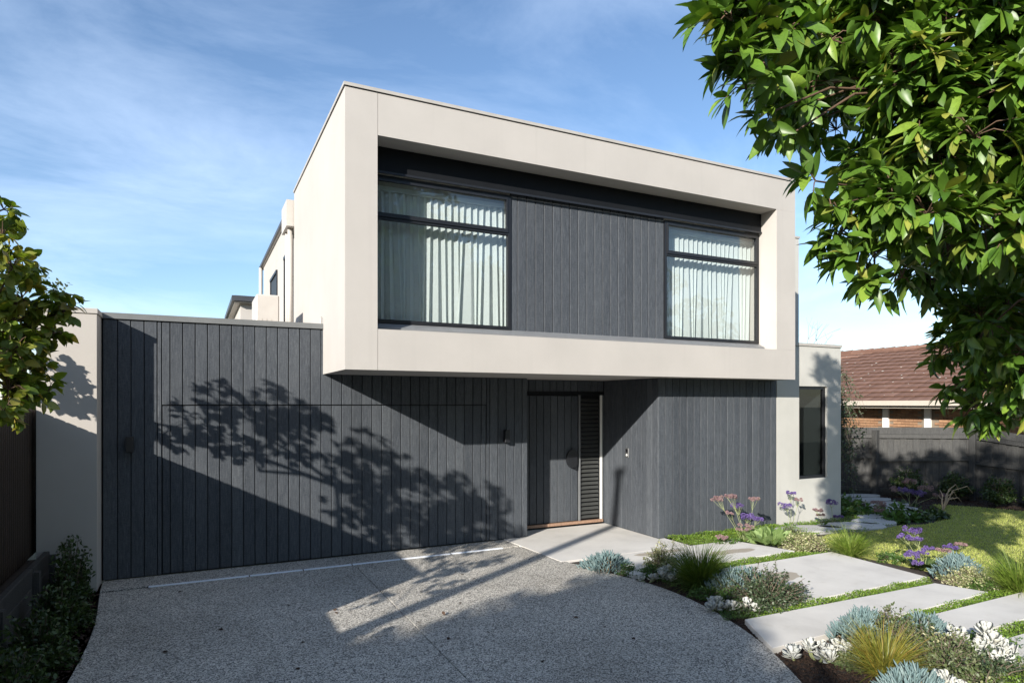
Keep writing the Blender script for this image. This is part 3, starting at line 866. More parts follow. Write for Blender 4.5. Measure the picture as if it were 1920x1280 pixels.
vs = [(p[0], 9.845, p[1]) for p in pts] + [(p[0], 9.875, p[1]) for p in pts]; n = len(pts)
h.add(vs, [tuple(range(n)), tuple(range(2 * n - 1, n - 1, -1))] + [(i, n + i, n + (i + 1) % n, (i + 1) % n) for i in range(n)])
h.box(6.03, 6.09, 9.874, 9.896, 1.16, 1.25)
h.obj('pull_handle', M['black'], fd)
k = MB().tube([(6.131, 9.862, 1.03), (6.131, 9.896, 1.03)], 0.03, 16); lk = k.obj('lock', M['black'], fd)
MB().tube([(6.131, 9.855, 1.03), (6.131, 9.861, 1.03)], 0.012, 10).obj('key_barrel', M['steel'], lk)
df = MB(); df.box(4.98, 5.055, 9.88, 9.93, 0.0, 2.4).box(5.055, 6.745, 9.88, 9.93, 2.345, 2.4)
df.obj('door_frame', M['fascia'], house)
MB().box(6.205, 6.235, 9.88, 9.928, 0.085, 2.344).obj('door_jamb', M['sill'], house)
MB().box(6.655, 6.70, 9.872, 9.928, 0.085, 2.344).obj('white_trim', M['white'], house)
MB().box(6.702, 6.745, 9.884, 9.928, 0.0, 2.344).obj('edge_board', M['board'], house)
MB().box(4.91, 6.70, 9.842, 9.90, 0.036, 0.083).obj('threshold', M['threshold'], house)
sl = part_empty('louvre_sidelight', house)
MB().box(6.236, 6.654, 9.924, 9.929, 0.085, 2.343).obj('backing', M['fascia'], sl)
MB().box(6.236, 6.25, 9.885, 9.923, 0.085, 2.343).box(6.64, 6.654, 9.885, 9.923, 0.085, 2.343).obj('channel', M['black'], sl)
lv = MB().add([(6.252, 9.888, 0), (6.638, 9.888, 0), (6.638, 9.918, 0.045), (6.252, 9.918, 0.045), (6.252, 9.890, -0.004), (6.638, 9.890, -0.004), (6.638, 9.920, 0.041), (6.252, 9.920, 0.041)],
              [(0, 1, 2, 3), (4, 7, 6, 5), (0, 4, 5, 1), (1, 5, 6, 2), (2, 6, 7, 3), (3, 7, 4, 0)]).mesh('slat')
lv.materials.append(M['louvre'])
for i in range(29):
    o = bpy.data.objects.new('slat', lv); COL.objects.link(o); o.parent = sl; o.location = (0, 0, 0.12 + i * 0.0755)
rw = part_empty('return_wall', house)
MB().box(6.765, 6.80, 8.36, 9.93, 0, 2.607).obj('backing', M['backing'], rw)
boards(rw, rng_xs(8.345, 9.885, 0.1457), 6.742, 0.004, 2.606, 'y')
fw = part_empty('front_wall', house)
MB().box(6.80, 9.425, 8.355, 8.6, 0, 2.607).obj('backing', M['backing'], fw)
boards(fw, [6.745] + rng_xs(6.89, 9.425, 0.1457), 8.33, 0.004, 2.606)
# upper boards between the windows
uw = part_empty('upper_cladding', house)
MB().box(4.07, 6.84, 8.325, 8.345, 3.18, 5.21).obj('backing', M['backing'], uw)
boards(uw, [4.062, 4.172] + [4.172 + 0.1468 * i for i in range(1, 18)] + [6.835], 8.302, 3.22, 5.204)

def window(name, parent, x0, x1, z0, z1, y, tz=None, fr=0.045, dep=0.07, mat='black', gm='glass'):
    w = part_empty(name, parent)
    f = MB(); f.box(x0, x1, y, y + dep, z0, z0 + fr).box(x0, x1, y, y + dep, z1 - fr, z1).box(x0, x0 + fr, y, y + dep, z0 + fr, z1 - fr).box(x1 - fr, x1, y, y + dep, z0 + fr, z1 - fr)
    f.obj('frame', M[mat], w)
    zs = [(z0 + fr, z1 - fr)]
    if tz:
        MB().box(x0 + fr, x1 - fr, y + 0.004, y + dep - 0.004, tz, tz + 0.03).box(x0 + fr, x1 - fr, y - 0.012, y + dep - 0.01, tz + 0.032, tz + 0.085).obj('transom', M[mat], w)
        zs = [(z0 + fr, tz), (tz + 0.086, z1 - fr)]
        a, b = tz + 0.086, z1 - fr
        s = MB(); q = 0.03
        s.box(x0 + fr, x1 - fr, y - 0.012, y + 0.03, b - q, b).box(x0 + fr, x0 + fr + q, y - 0.012, y + 0.03, a, b - q).box(x1 - fr - q, x1 - fr, y - 0.012, y + 0.03, a, b - q)
        s.obj('sash', M[mat], w)
    for a, b in zs:
        MB().box(x0 + fr, x1 - fr, y + 0.032, y + 0.038, a, b).obj('pane', M[gm], w)
    return w
window('window', house, 2.04, 4.058, 3.25, 5.174, 8.285, 4.60)
window('window', house, 6.838, 8.938, 3.25, 5.174, 8.285, 4.60)

# grey wing on the right
wing = part_empty('grey_wing', house)
w = MB()
w.box(9.43, 10.005, 8.33, 11.5, -0.1, 3.26).box(10.765, 11.15, 8.33, 11.5, -0.1, 3.26).box(10.005, 10.765, 8.33, 11.5, -0.1, 0.79).box(10.005, 10.765, 8.33, 11.5, 2.515, 3.26)
w.obj('wall', M['pale'], wing)
MB().box(9.42, 11.17, 8.312, 8.5, 3.262, 3.315).box(10.98, 11.17, 8.5, 11.5, 3.262, 3.315).obj('cap', M['coping'], wing)
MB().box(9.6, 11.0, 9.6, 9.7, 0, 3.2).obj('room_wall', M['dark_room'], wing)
window('wing_window', house, 10.008, 10.762, 0.793, 2.512, 8.37, None, 0.05, 0.07, 'black', 'glass_dark')
# upper block set back on the right
MB().box(9.395, 12.3, 10.25, 15, 2.9, 5.93).obj('rear_upper_wall', M['pale'], house)
MB().box(9.395, 12.32, 10.23, 10.4, 5.932, 5.975).obj('rear_cap', M['coping'], house)
# rear of the left side: wall stepped in, eaves, pipes
MB().box(1.70, 9.3, 12.36, 19.0, 2.9, 5.955).obj('rear_wall', M['cream'], house)
e = MB(); e.box(1.66, 9.3, 13.2, 19.45, 5.957, 5.975); e.obj('eave_lining', M['pipe'], house)
MB().box(1.62, 1.665, 13.2, 19.5, 5.965, 6.04).box(1.665, 9.3, 13.2, 19.5, 5.978, 6.03).obj('rear_gutter', M['gutter'], house)
rhh = MB(); rhh.add([(1.50, 12.40, 5.93), (1.70, 12.40, 5.93), (1.70, 13.15, 5.93), (1.50, 13.15, 5.93), (1.50, 12.40, 5.45), (1.70, 12.40, 5.45), (1.70, 13.15, 5.45), (1.50, 13.15, 5.45)],
              [(0, 1, 2, 3), (4, 7, 6, 5), (0, 4, 5, 1), (1, 5, 6, 2), (2, 6, 7, 3), (3, 7, 4, 0)])
rhh.obj('rain_head', M['pipe'], house)
for yy in (12.6, 12.95): MB().tube([(1.59, yy, 3.0), (1.59, yy, 5.45)], 0.05, 12).obj('downpipe', M['pipe'], house, True)
MB().tube([(1.64, 19.2, 3.0), (1.64, 19.2, 5.96)], 0.05, 12).obj('downpipe', M['pipe'], house, True)
MB().tube([(1.68, 12.42, 3.0), (1.68, 12.42, 5.3)], 0.018, 8).obj('conduit', M['pipe'], house, True)
for (y0, y1, z0, z1) in ((15.7, 17.0, 3.4, 5.2), (14.0, 14.25, 3.6, 5.2)):
    rwn = part_empty('rear_window', house)
    MB().box(1.692, 1.702, y0, y1, z0, z1).obj('pane', M['rear_pane'], rwn)
    MB().box(1.67, 1.698, y0 - 0.05, y0, z0, z1).box(1.67, 1.698, y1, y1 + 0.05, z0, z1).box(1.66, 1.698, y0 - 0.05, y1 + 0.05, z1, z1 + 0.06).obj('frame', M['black'], rwn)
# further rear projection
MB().box(1.28, 2.4, 22, 27, 2.5, 5.33).obj('rear_projection', M['cream'], house)
p = MB(); p.box(1.10, 2.4, 21.8, 27.3, 5.335, 5.42); p.obj('projection_eave', M['pipe'], house)
MB().box(1.02, 1.10, 21.7, 27.3, 5.38, 5.54).box(1.10, 2.4, 21.7, 21.8, 5.38, 5.54).box(1.1, 2.4, 21.8, 27.3, 5.42, 5.56).obj('projection_gutter', M['gutter'], house)
# fittings
def wall_light(x, z):
    wl_ = part_empty('wall_light', house)
    MB().box(x - 0.03, x + 0.03, 9.385, 9.40, z - 0.06, z + 0.06).obj('bracket', M['black'], wl_)
    MB().cbox(x - 0.042, x + 0.042, 9.30, 9.385, z - 0.1, z + 0.1, 0.006).obj('housing', M['black'], wl_)
wall_light(4.5, 1.67); wall_light(-0.735, 1.686)
ic = part_empty('intercom', house)
MB().cbox(6.726, 6.742, 9.115, 9.205, 1.26, 1.42, 0.004).obj('plate', M['steel'], ic)
MB().box(6.723, 6.727, 9.13, 9.19, 1.345, 1.405).obj('camera_window', M['lens'], ic)
MB().tube([(6.7255, 9.16, 1.30), (6.7215, 9.16, 1.30)], 0.018, 12).obj('button', M['white'], ic)

# air conditioner on the garage roof
ac = thing('air_conditioner', (1.05, 11.4, 3.05), 'cream air conditioner box standing on the garage roof', 'air conditioner')
MB().cbox(0.87, 1.22, 11.0, 11.85, 3.12, 3.94, 0.02).obj('casing', M['pipe'], ac)
gr = MB()
for i in range(3): gr.box(0.955 + i * 0.07, 0.96 + i * 0.07, 10.994, 10.999, 3.15, 3.55)
gr.obj('grille', M['fascia_cream'], ac)
MB().box(0.9, 0.95, 11.1, 11.2, 3.05, 3.12).box(1.14, 1.19, 11.1, 11.2, 3.05, 3.12).box(0.9, 0.95, 11.65, 11.75, 3.05, 3.12).box(1.14, 1.19, 11.65, 11.75, 3.05, 3.12).obj('foot', M['black'], ac)

# curtains
def curtain(x0, x1, label, seed, z0=3.12, z1=5.0, y=8.47, wave=0.098, amp=0.021):
    rng = np.random.default_rng(seed)
    root = thing('curtain', ((x0 + x1) / 2, y, z0), label, 'curtain', 'sheer curtains behind the upper windows')
    nw = int((x1 - x0) / wave); nx = nw * 10; nz = 18
    u = np.linspace(0, 1, nx + 1); t = np.linspace(0, 1, nz + 1)
    ph = np.interp(u * nw, np.arange(nw + 1), rng.normal(0, 0.35, nw + 1))
    drift = np.interp(u * nw, np.arange(nw + 1), rng.normal(0, 0.045, nw + 1))
    am = np.interp(u * nw, np.arange(nw + 1), rng.uniform(0.7, 1.3, nw + 1))
    V = np.zeros((nz + 1, nx + 1, 3))
    for j, tt in enumerate(t):           # tt = 0 at top
        a = amp * (1.0 + 0.15 * tt)
        th = 2 * math.pi * u * nw + ph * tt
        V[j, :, 0] = x0 + (x1 - x0) * u + drift * tt + 0.012 * np.sin(2 * th)
        V[j, :, 1] = y + a * am ** tt * np.sin(th) + 0.02 * tt * np.sin(u * 9 + seed)
        V[j, :, 2] = z1 + (z0 - z1) * tt
    idx = np.arange((nz + 1) * (nx + 1)).reshape(nz + 1, nx + 1)
    F = np.stack([idx[:-1, :-1], idx[1:, :-1], idx[1:, 1:], idx[:-1, 1:]], -1).reshape(-1, 4)
    link('fabric', np_mesh('fabric', V.reshape(-1, 3), F, True), M['curtain'], root)
    MB().box(x0, x1, y - 0.05, y + 0.05, z1 + 0.003, z1 + 0.06).obj('track', M['curtain'], root)
curtain(2.05, 4.12, 'pale curtain behind the left upper window, half in shadow', 3, 3.12, 5.02)
curtain(6.78, 8.93, 'sunlit pale curtain behind the right upper window', 8, 3.12, 5.02)

# rendered end wall on the left of the garage
ew2 = thing('end_wall', (-1.33, 9.0, 0), 'warm grey rendered end wall left of the garage, dappled with leaf shadows', 'wall')
MB().box(-1.63, -1.045, 9.0, 9.72, -0.1, 3.25).obj('wall', M['pillar'], ew2)
MB().cbox(-1.645, -1.03, 8.985, 9.73, 3.253, 3.318, 0.006).obj('cap', M['pillar'], ew2)
# ------------------------------------------------------------------ left boundary
fence = thing('batten_fence', (-1.75, 7, 0), 'dark brown vertical batten fence on the left boundary', 'fence')
FX = -1.70
bm = MB().cbox(-0.021, 0.021, -0.033, 0.033, 0, 1.70, 0.004).mesh('batten'); bm.materials.append(M['timber_fence'])
bl = MB().cbox(-0.021, 0.021, -0.033, 0.033, 0, 1.0, 0.004).mesh('batten'); bl.materials.append(M['timber_fence'])
y = 9.66
while y > 1.0:
    o = bpy.data.objects.new('batten', bm if y > 4.92 else bl); COL.objects.link(o); o.parent = fence
    o.location = Vector((FX, y, 0.45)) - fence.location
    y -= 0.078
for (a, b, zz) in ((4.9, 9.7, (0.75, 1.9)), (0.9, 4.9, (0.7, 1.3))):
    for z in zz: MB().box(FX - 0.07, FX - 0.023, a, b, z, z + 0.09).obj('rail', M['timber_fence'], fence)
for yy in (8.9, 6.9, 4.9, 2.9, 0.95): MB().box(FX - 0.17, FX - 0.075, yy - 0.05, yy + 0.05, 0.0, 2.1 if yy > 4.5 else 1.4).obj('post', M['timber_fence'], fence)
MB().box(FX - 0.11, FX - 0.076, 4.92, 9.7, 0.4, 2.12).obj('lining', M['backing'], fence)
MB().box(FX - 0.11, FX - 0.076, 0.95, 4.91, 0.4, 1.42).obj('lining', M['backing'], fence)

ret = thing('retaining_wall', (-1.5, 6, 0), 'low grey sleeper retaining wall beside the left bed', 'retaining wall')
for (y0, y1) in ((8.15, 8.985), (6.75, 8.14), (5.35, 6.74), (3.9, 5.34), (2.4, 3.89)):
    for z in (-0.08, 0.115, 0.31):
        MB().cbox(-1.56, -1.50, y0, y1, z, z + 0.192, 0.006).obj('sleeper', M['sleeper'], ret)
for yy in (8.98, 8.145, 6.745, 5.345, 3.895):
    MB().box(-1.498, -1.44, yy - 0.05, yy + 0.05, -0.1, 0.46).obj('post', M['sleeper'], ret)
tag(MB().box(-4.5, -1.565, 0.5, 8.98, 0.2, 0.42).obj('raised_bed', M['soil']), kind='structure')

# ------------------------------------------------------------------ right boundary fence
rf = thing('paling_fence', (15.5, 9.4, 0), 'charcoal timber paling fence with stepped rails behind the lawn', 'fence')
def pale_run(p0, p1, zt0, zt1, w=0.128):
    p0 = Vector(p0); p1 = Vector(p1); L = (p1 - p0).length; d = (p1 - p0) / L
    nrm = Vector((d.y, -d.x))           # towards the garden
    if nrm.dot(-p0) < 0: nrm = -nrm
    ang = math.atan2(d.y, d.x); n = int(L / w)
    for i in range(n):
        t = (i + 0.5) / n; c = p0 + d * (L * t) - nrm * (0.017 * (i % 2))
        zt = zt0 + (zt1 - zt0) * t
        mb = MB().cbox(-w / 2 - 0.004, w / 2 + 0.004, -0.008, 0.008, -0.04, zt + RNG.uniform(-0.006, 0.006), 0.003)
        o = link('paling', mb.mesh('paling'), M['paling'], rf, local=True)
        o.matrix_basis = Matrix.Translation(Vector((c.x, c.y, 0)) - rf.location) @ Matrix.Rotation(ang, 4, 'Z')
    for k, (za, zb) in enumerate(((zt0 - 0.2, zt1 - 0.2), (zt0 * 0.52, zt1 * 0.52 + 0.08), (0.1, 0.1))):
        a = p0 + nrm * 0.03; b = p1 + nrm * 0.03; o2 = nrm * 0.022
        m = MB(); h = 0.045
        q = [a - o2, b - o2, b + o2, a + o2]; zz = [za, zb, zb, za]
        m.add([(v.x, v.y, z - h) for v, z in zip(q, zz)] + [(v.x, v.y, z + h) for v, z in zip(q, zz)], [(0, 3, 2, 1), (4, 5, 6, 7), (0, 1, 5, 4), (1, 2, 6, 5), (2, 3, 7, 6), (3, 0, 4, 7)])
        m.obj('rail', M['paling'], rf)
    m = MB(); a = p0 + nrm * 0.02; b = p1 + nrm * 0.02; o2 = nrm * 0.012
    q = [a - o2, b - o2, b + o2, a + o2]; zz = [zt0, zt1, zt1, zt0]
    m.add([(v.x, v.y, z - 0.15) for v, z in zip(q, zz)] + [(v.x, v.y, z + 0.012) for v, z in zip(q, zz)], [(0, 3, 2, 1), (4, 5, 6, 7), (0, 1, 5, 4), (1, 2, 6, 5), (2, 3, 7, 6), (3, 0, 4, 7)])
    m.obj('top_board', M['paling'], rf)
pale_run((13.9, 11.4), (14.84, 10.17), 1.58, 1.60)
pale_run((14.84, 10.17), (16.05, 8.6), 1.60, 1.63)
pale_run((16.05, 8.6), (16.05, 2.6), 1.63, 0.9)
for (px_, py_, zt) in ((14.80, 10.12, 1.55), (16.0, 8.58, 1.60), (16.0, 5.6, 1.2)):
    MB().cbox(px_ - 0.06, px_ + 0.06, py_ - 0.06, py_ + 0.06, -0.1, zt, 0.006).obj('post', M['paling'], rf)

# ------------------------------------------------------------------ neighbour's house
nb = thing('neighbour_house', (18.5, 14, 0), 'neighbouring brick house with terracotta tiled roof behind the fence', 'house')
EX, EZ, RX, RZ, Y0, Y1 = 17.5, 2.25, 21.8, 4.02, 5.0, 27.0
sl_ = math.atan2(RZ - EZ, RX - EX); SL = math.hypot(RZ - EZ, RX - EX)
r = MB().add([(EX, Y0, EZ - 0.04), (RX, Y0, RZ - 0.04), (RX, Y1, RZ - 0.04), (EX, Y1, EZ - 0.04), (RX * 2 - EX, Y0, EZ - 0.04), (RX * 2 - EX, Y1, EZ - 0.04)], [(0, 1, 2, 3), (1, 4, 5, 2)])
r.obj('roof', M['backing'], nb)
tw, th = 0.30, 0.345
tv = []
for i in range(7):
    yy = -tw / 2 + tw * i / 6 * 0.985
    tv.append((yy, 0.004 * (0.5 - 0.5 * math.cos(2 * math.pi * (i / 6)))))
tvs = []; tfs = []
for (yy, hz) in tv: tvs.append((0, yy, hz + 0.05))
for (yy, hz) in tv: tvs.append((th + 0.03, yy, hz + 0.006))
for (yy, hz) in tv: tvs.append((0.004, yy, hz + 0.022))
for i in range(6):
    tfs += [(i, 7 + i, 8 + i, i + 1), (14 + i, i, i + 1, 15 + i)]
tme = bpy.data.meshes.new('tile'); tme.from_pydata(tvs, [], tfs); tme.materials.append(M['tile'])
spots = []
nc = int(SL / th)
for c in range(nc + 1):
    for j in range(int((Y1 - Y0) / tw)):
        s = c * th; yy = Y0 + tw * (j + 0.5 * (c % 2) * 0 + 0.5)
        X = EX - 0.04 + s * math.cos(sl_); Z = EZ - 0.02 + s * math.sin(sl_)
        spots.append((X, yy, Z))
spots = np.array(spots)
vis = (spots[:, 1] > 9.0)
dist = np.linalg.norm(spots - np.array([0, 0, 2.2]), axis=1) + np.where((spots[:, 1] > 9.6) & (spots[:, 1] < 16), 0, 100)
order = np.argsort(dist)
rotm = Matrix.Rotation(-sl_, 4, 'Y')
for i in order[:300]:
    o = bpy.data.objects.new('roof_tile', tme); COL.objects.link(o); o.parent = nb
    o.matrix_basis = Matrix.Translation(Vector(spots[i]) + Vector((RNG.uniform(-.006, .006), 0, RNG.uniform(-.003, .004))) - nb.location) @ rotm @ Matrix.Rotation(RNG.normal(0, 0.002), 4, 'Z')
rest = order[300:]
tri = []
for q in tfs: tri += [(q[0], q[1], q[2]), (q[0], q[2], q[3])]
rm = np.array(rotm.to_3x3())
V, F = bake(spots[rest] - np.array(nb.location), np.repeat(rm[None], len(rest), 0), np.ones(len(rest)), np.array(tvs), np.array(tri))
o = link('roof_tiles', np_mesh('roof_tiles', V, F), M['tile'], nb, local=True); o['kind'] = 'stuff'
rc = MB()
for j in range(int((Y1 - Y0) / 0.4)):
    yy = Y0 + 0.4 * j
    rc.tube([(RX, yy, RZ + 0.03), (RX, yy + 0.41, RZ + 0.02)], [0.12, 0.105], 8)
o = rc.obj('ridge_tiles', M['tile'], nb); o['kind'] = 'stuff'
# lichen spots on the tiles
x = RNG.uniform(0.05, 1, 170); yy = RNG.uniform(9.3, 20, 170)
sv = np.array([(math.cos(a), math.sin(a), 0) for a in [k * math.pi / 3 for k in range(6)]]); sf = np.array([(0, 1, 2), (0, 2, 3), (0, 3, 4), (0, 4, 5)])
pos = np.stack([EX + x * (RX - EX), yy, EZ + x * (RZ - EZ) + 0.05], 1) - np.array(nb.location)
V, F = bake(pos, np.repeat(rm[None], 170, 0), RNG.uniform(0.012, 0.035, 170), sv, sf)
o = link('lichen', np_mesh('lichen', V, F), M['lichen'], nb, local=True); o['kind'] = 'stuff'
MB().box(EX - 0.16, EX - 0.03, Y0, Y1, EZ - 0.115, EZ + 0.02).obj('gutter', M['fascia_cream'], nb)
MB().box(EX - 0.03, EX + 0.0, Y0, Y1, EZ - 0.19, EZ - 0.02).obj('fascia_board', M['fascia_cream'], nb)
MB().box(EX, 18.3, Y0, Y1, EZ - 0.185, EZ - 0.165).obj('eave_lining', M['fascia_cream'], nb)
WX = 18.1
MB().box(WX + 0.02, 25.4, Y0, Y1, 0.0, EZ - 0.19).obj('wall', M['mortar'], nb)
# wall openings: sage panel with white posts
MB().box(WX - 0.01, WX + 0.018, 13.9, 15.1, 0.6, EZ - 0.19).obj('blind_panel', M['green_panel'], nb)
for yy in (12.05, 10.85, 15.2, 15.9): MB().box(WX - 0.045, WX + 0.018, yy - 0.085, yy + 0.085, 0.5, EZ - 0.19).obj('white_post', M['white'], nb)
MB().box(WX - 0.02, WX + 0.018, 15.28, 15.8, 1.2, EZ - 0.19).obj('window_pane', M['white'], nb)
bmx = MB().cbox(0, 0.03, -0.11, 0.11, 0, 0.064, 0.004).mesh('brick'); bmx.materials.append(M['brick'])
cnt = 0
for c in range(9):
    z = EZ - 0.19 - 0.076 * (c + 1)
    for j in range(40):
        yy = 7.2 + 0.232 * j + (0.116 if c % 2 else 0)
        if yy > 13.75 or any(abs(yy - q) < 0.2 for q in (12.05, 10.85)): continue
        o = bpy.data.objects.new('brick', bmx); COL.objects.link(o); o.parent = nb
        o.location = Vector((WX - 0.008 + RNG.uniform(-.002, .002), yy, z)) - nb.location; cnt += 1

# ------------------------------------------------------------------ out of frame: assumed house next door, added to block low sky
lh = thing('added_left_house', (-8.5, 4, -0.1), 'single-storey house added out of view beyond the left fence to block low sky', 'house')
MB().box(-12, -5.2, -2.5, 13, -0.1, 2.45).obj('wall', M['brick'], lh)
MB().add([(-12.4, -2.9, 2.45), (-4.8, -2.9, 2.45), (-4.8, 13.4, 2.45), (-12.4, 13.4, 2.45), (-8.6, 0.5, 4.3), (-8.6, 10, 4.3)], [(3, 2, 1, 0), (0, 1, 4), (1, 2, 5, 4), (2, 3, 5), (3, 0, 4, 5)]).obj('roof', M['tile'], lh)
for yy in (-0.5, 4.0, 8.5):
    MB().box(-5.23, -5.19, yy - 0.8, yy + 0.8, 0.8, 2.0).obj('window', M['black'], lh)
# ------------------------------------------------------------------ out of frame: a leaning pole whose shadow crosses the drive
po = thing('utility_pole', (-6.2, 1.5, -0.1), 'weathered leaning timber pole standing on the verge behind the viewpoint', 'pole')
MB().tube([(-6.1, 1.65, -0.1), (-5.99, 1.11, 3.6), (-5.9, 0.6, 7.25)], [0.13, 0.105, 0.085], 10).obj('shaft', M['pole'], po, True)
MB().cbox(-6.02, -5.78, 0.48, 0.72, 7.2, 7.26, 0.01).obj('cap', M['greycap'], po)
# ------------------------------------------------------------------ trees
LS_BIG = [leaf_shape(0.36, 0.10, 0.16, 0.5, 5), leaf_shape(0.32, 0.16, 0.26, 0.46, 5), leaf_shape(0.40, 0.08, 0.10, 0.52, 5), leaf_shape(0.27, 0.2, 0.42, 0.5, 5), leaf_shape(0.38, 0.26, 0.34, 0.47, 5)]
LS_ROUND = [leaf_shape(0.78, 0.12, 0.18, 0.42, 5), leaf_shape(0.85, 0.2, 0.3, 0.4, 5), leaf_shape(0.7, 0.06, 0.12, 0.45, 5)]
LS_SMALL = [leaf_shape(0.5, 0.12, 0.15, 0.5, 3), leaf_shape(0.42, 0.2, 0.2, 0.45, 3)]
LS_OVAL = [leaf_shape(0.62, 0.1, 0.15, 0.52, 4), leaf_shape(0.55, 0.18, 0.25, 0.5, 4)]

def rosettes(centres, radii, per, leaves_each, length, out_from=None, up=0.15, droop=0.25, rng=RNG, var=0.3, spread=1.0):
    """twig tips in each clump, leaves radiating from every tip; returns pos, rot, scale, tips"""
    P = []; D = []; Nn = []; L = []; tips = []
    for c, r in zip(centres, radii):
        c = np.array(c)
        for _ in range(max(1, int(per * (r / 0.2) ** 2))):
            d = rand_dirs(1, up, rng)[0]
            if out_from is not None:
                o = unit(c - out_from); d = unit(d + 0.6 * o)
            tip = c + d * r * rng.uniform(0.45, 1.0)
            tips.append((c, tip))
            k = leaves_each + int(rng.integers(-2, 3))
            a0 = rng.uniform(0, 6.28)
            u = unit(np.cross(d, [0.3, 0.2, 1.0])); v = np.cross(d, u)
            for j in range(k):
                a = a0 + j * 2.4
                e = rng.uniform(0.15, 1.25) * spread
                ld = d * math.cos(e) + (u * math.cos(a) + v * math.sin(a)) * math.sin(e)
                ld[2] -= droop * rng.uniform(0.2, 1.3)
                P.append(tip - d * rng.uniform(0, 0.05)); D.append(ld); Nn.append(d * 0.8 + np.array([0, 0, 0.9]) + rng.normal(0, 0.25, 3))
                L.append(length * rng.uniform(1 - var, 1 + var))
    return np.array(P), frames(np.array(D), np.array(Nn)), np.array(L), tips

def twigs(tips, r=0.004):
    m = MB()
    for a, b in tips:
        a = Vector(a); b = Vector(b); mid = (a + b) / 2 + Vector((0, 0, 0.03))
        m.tube([a, mid, b], [r * 1.4, r * 1.1, r * 0.7], 4, False)
    return m
def limbs(m, hubs, centres, r0, r1, sag=0.1, n=6):
    for c in centres:
        c = Vector(c); h = min(hubs, key=lambda q: (Vector(q) - c).length); h = Vector(h)
        if (h - c).length < 0.05: continue
        mid = (h + c) / 2 + Vector((RNG.uniform(-.06, .06), RNG.uniform(-.06, .06), sag * (h - c).length))
        m.tube([h, mid, c], [r0, (r0 + r1) / 2, r1], n, False)

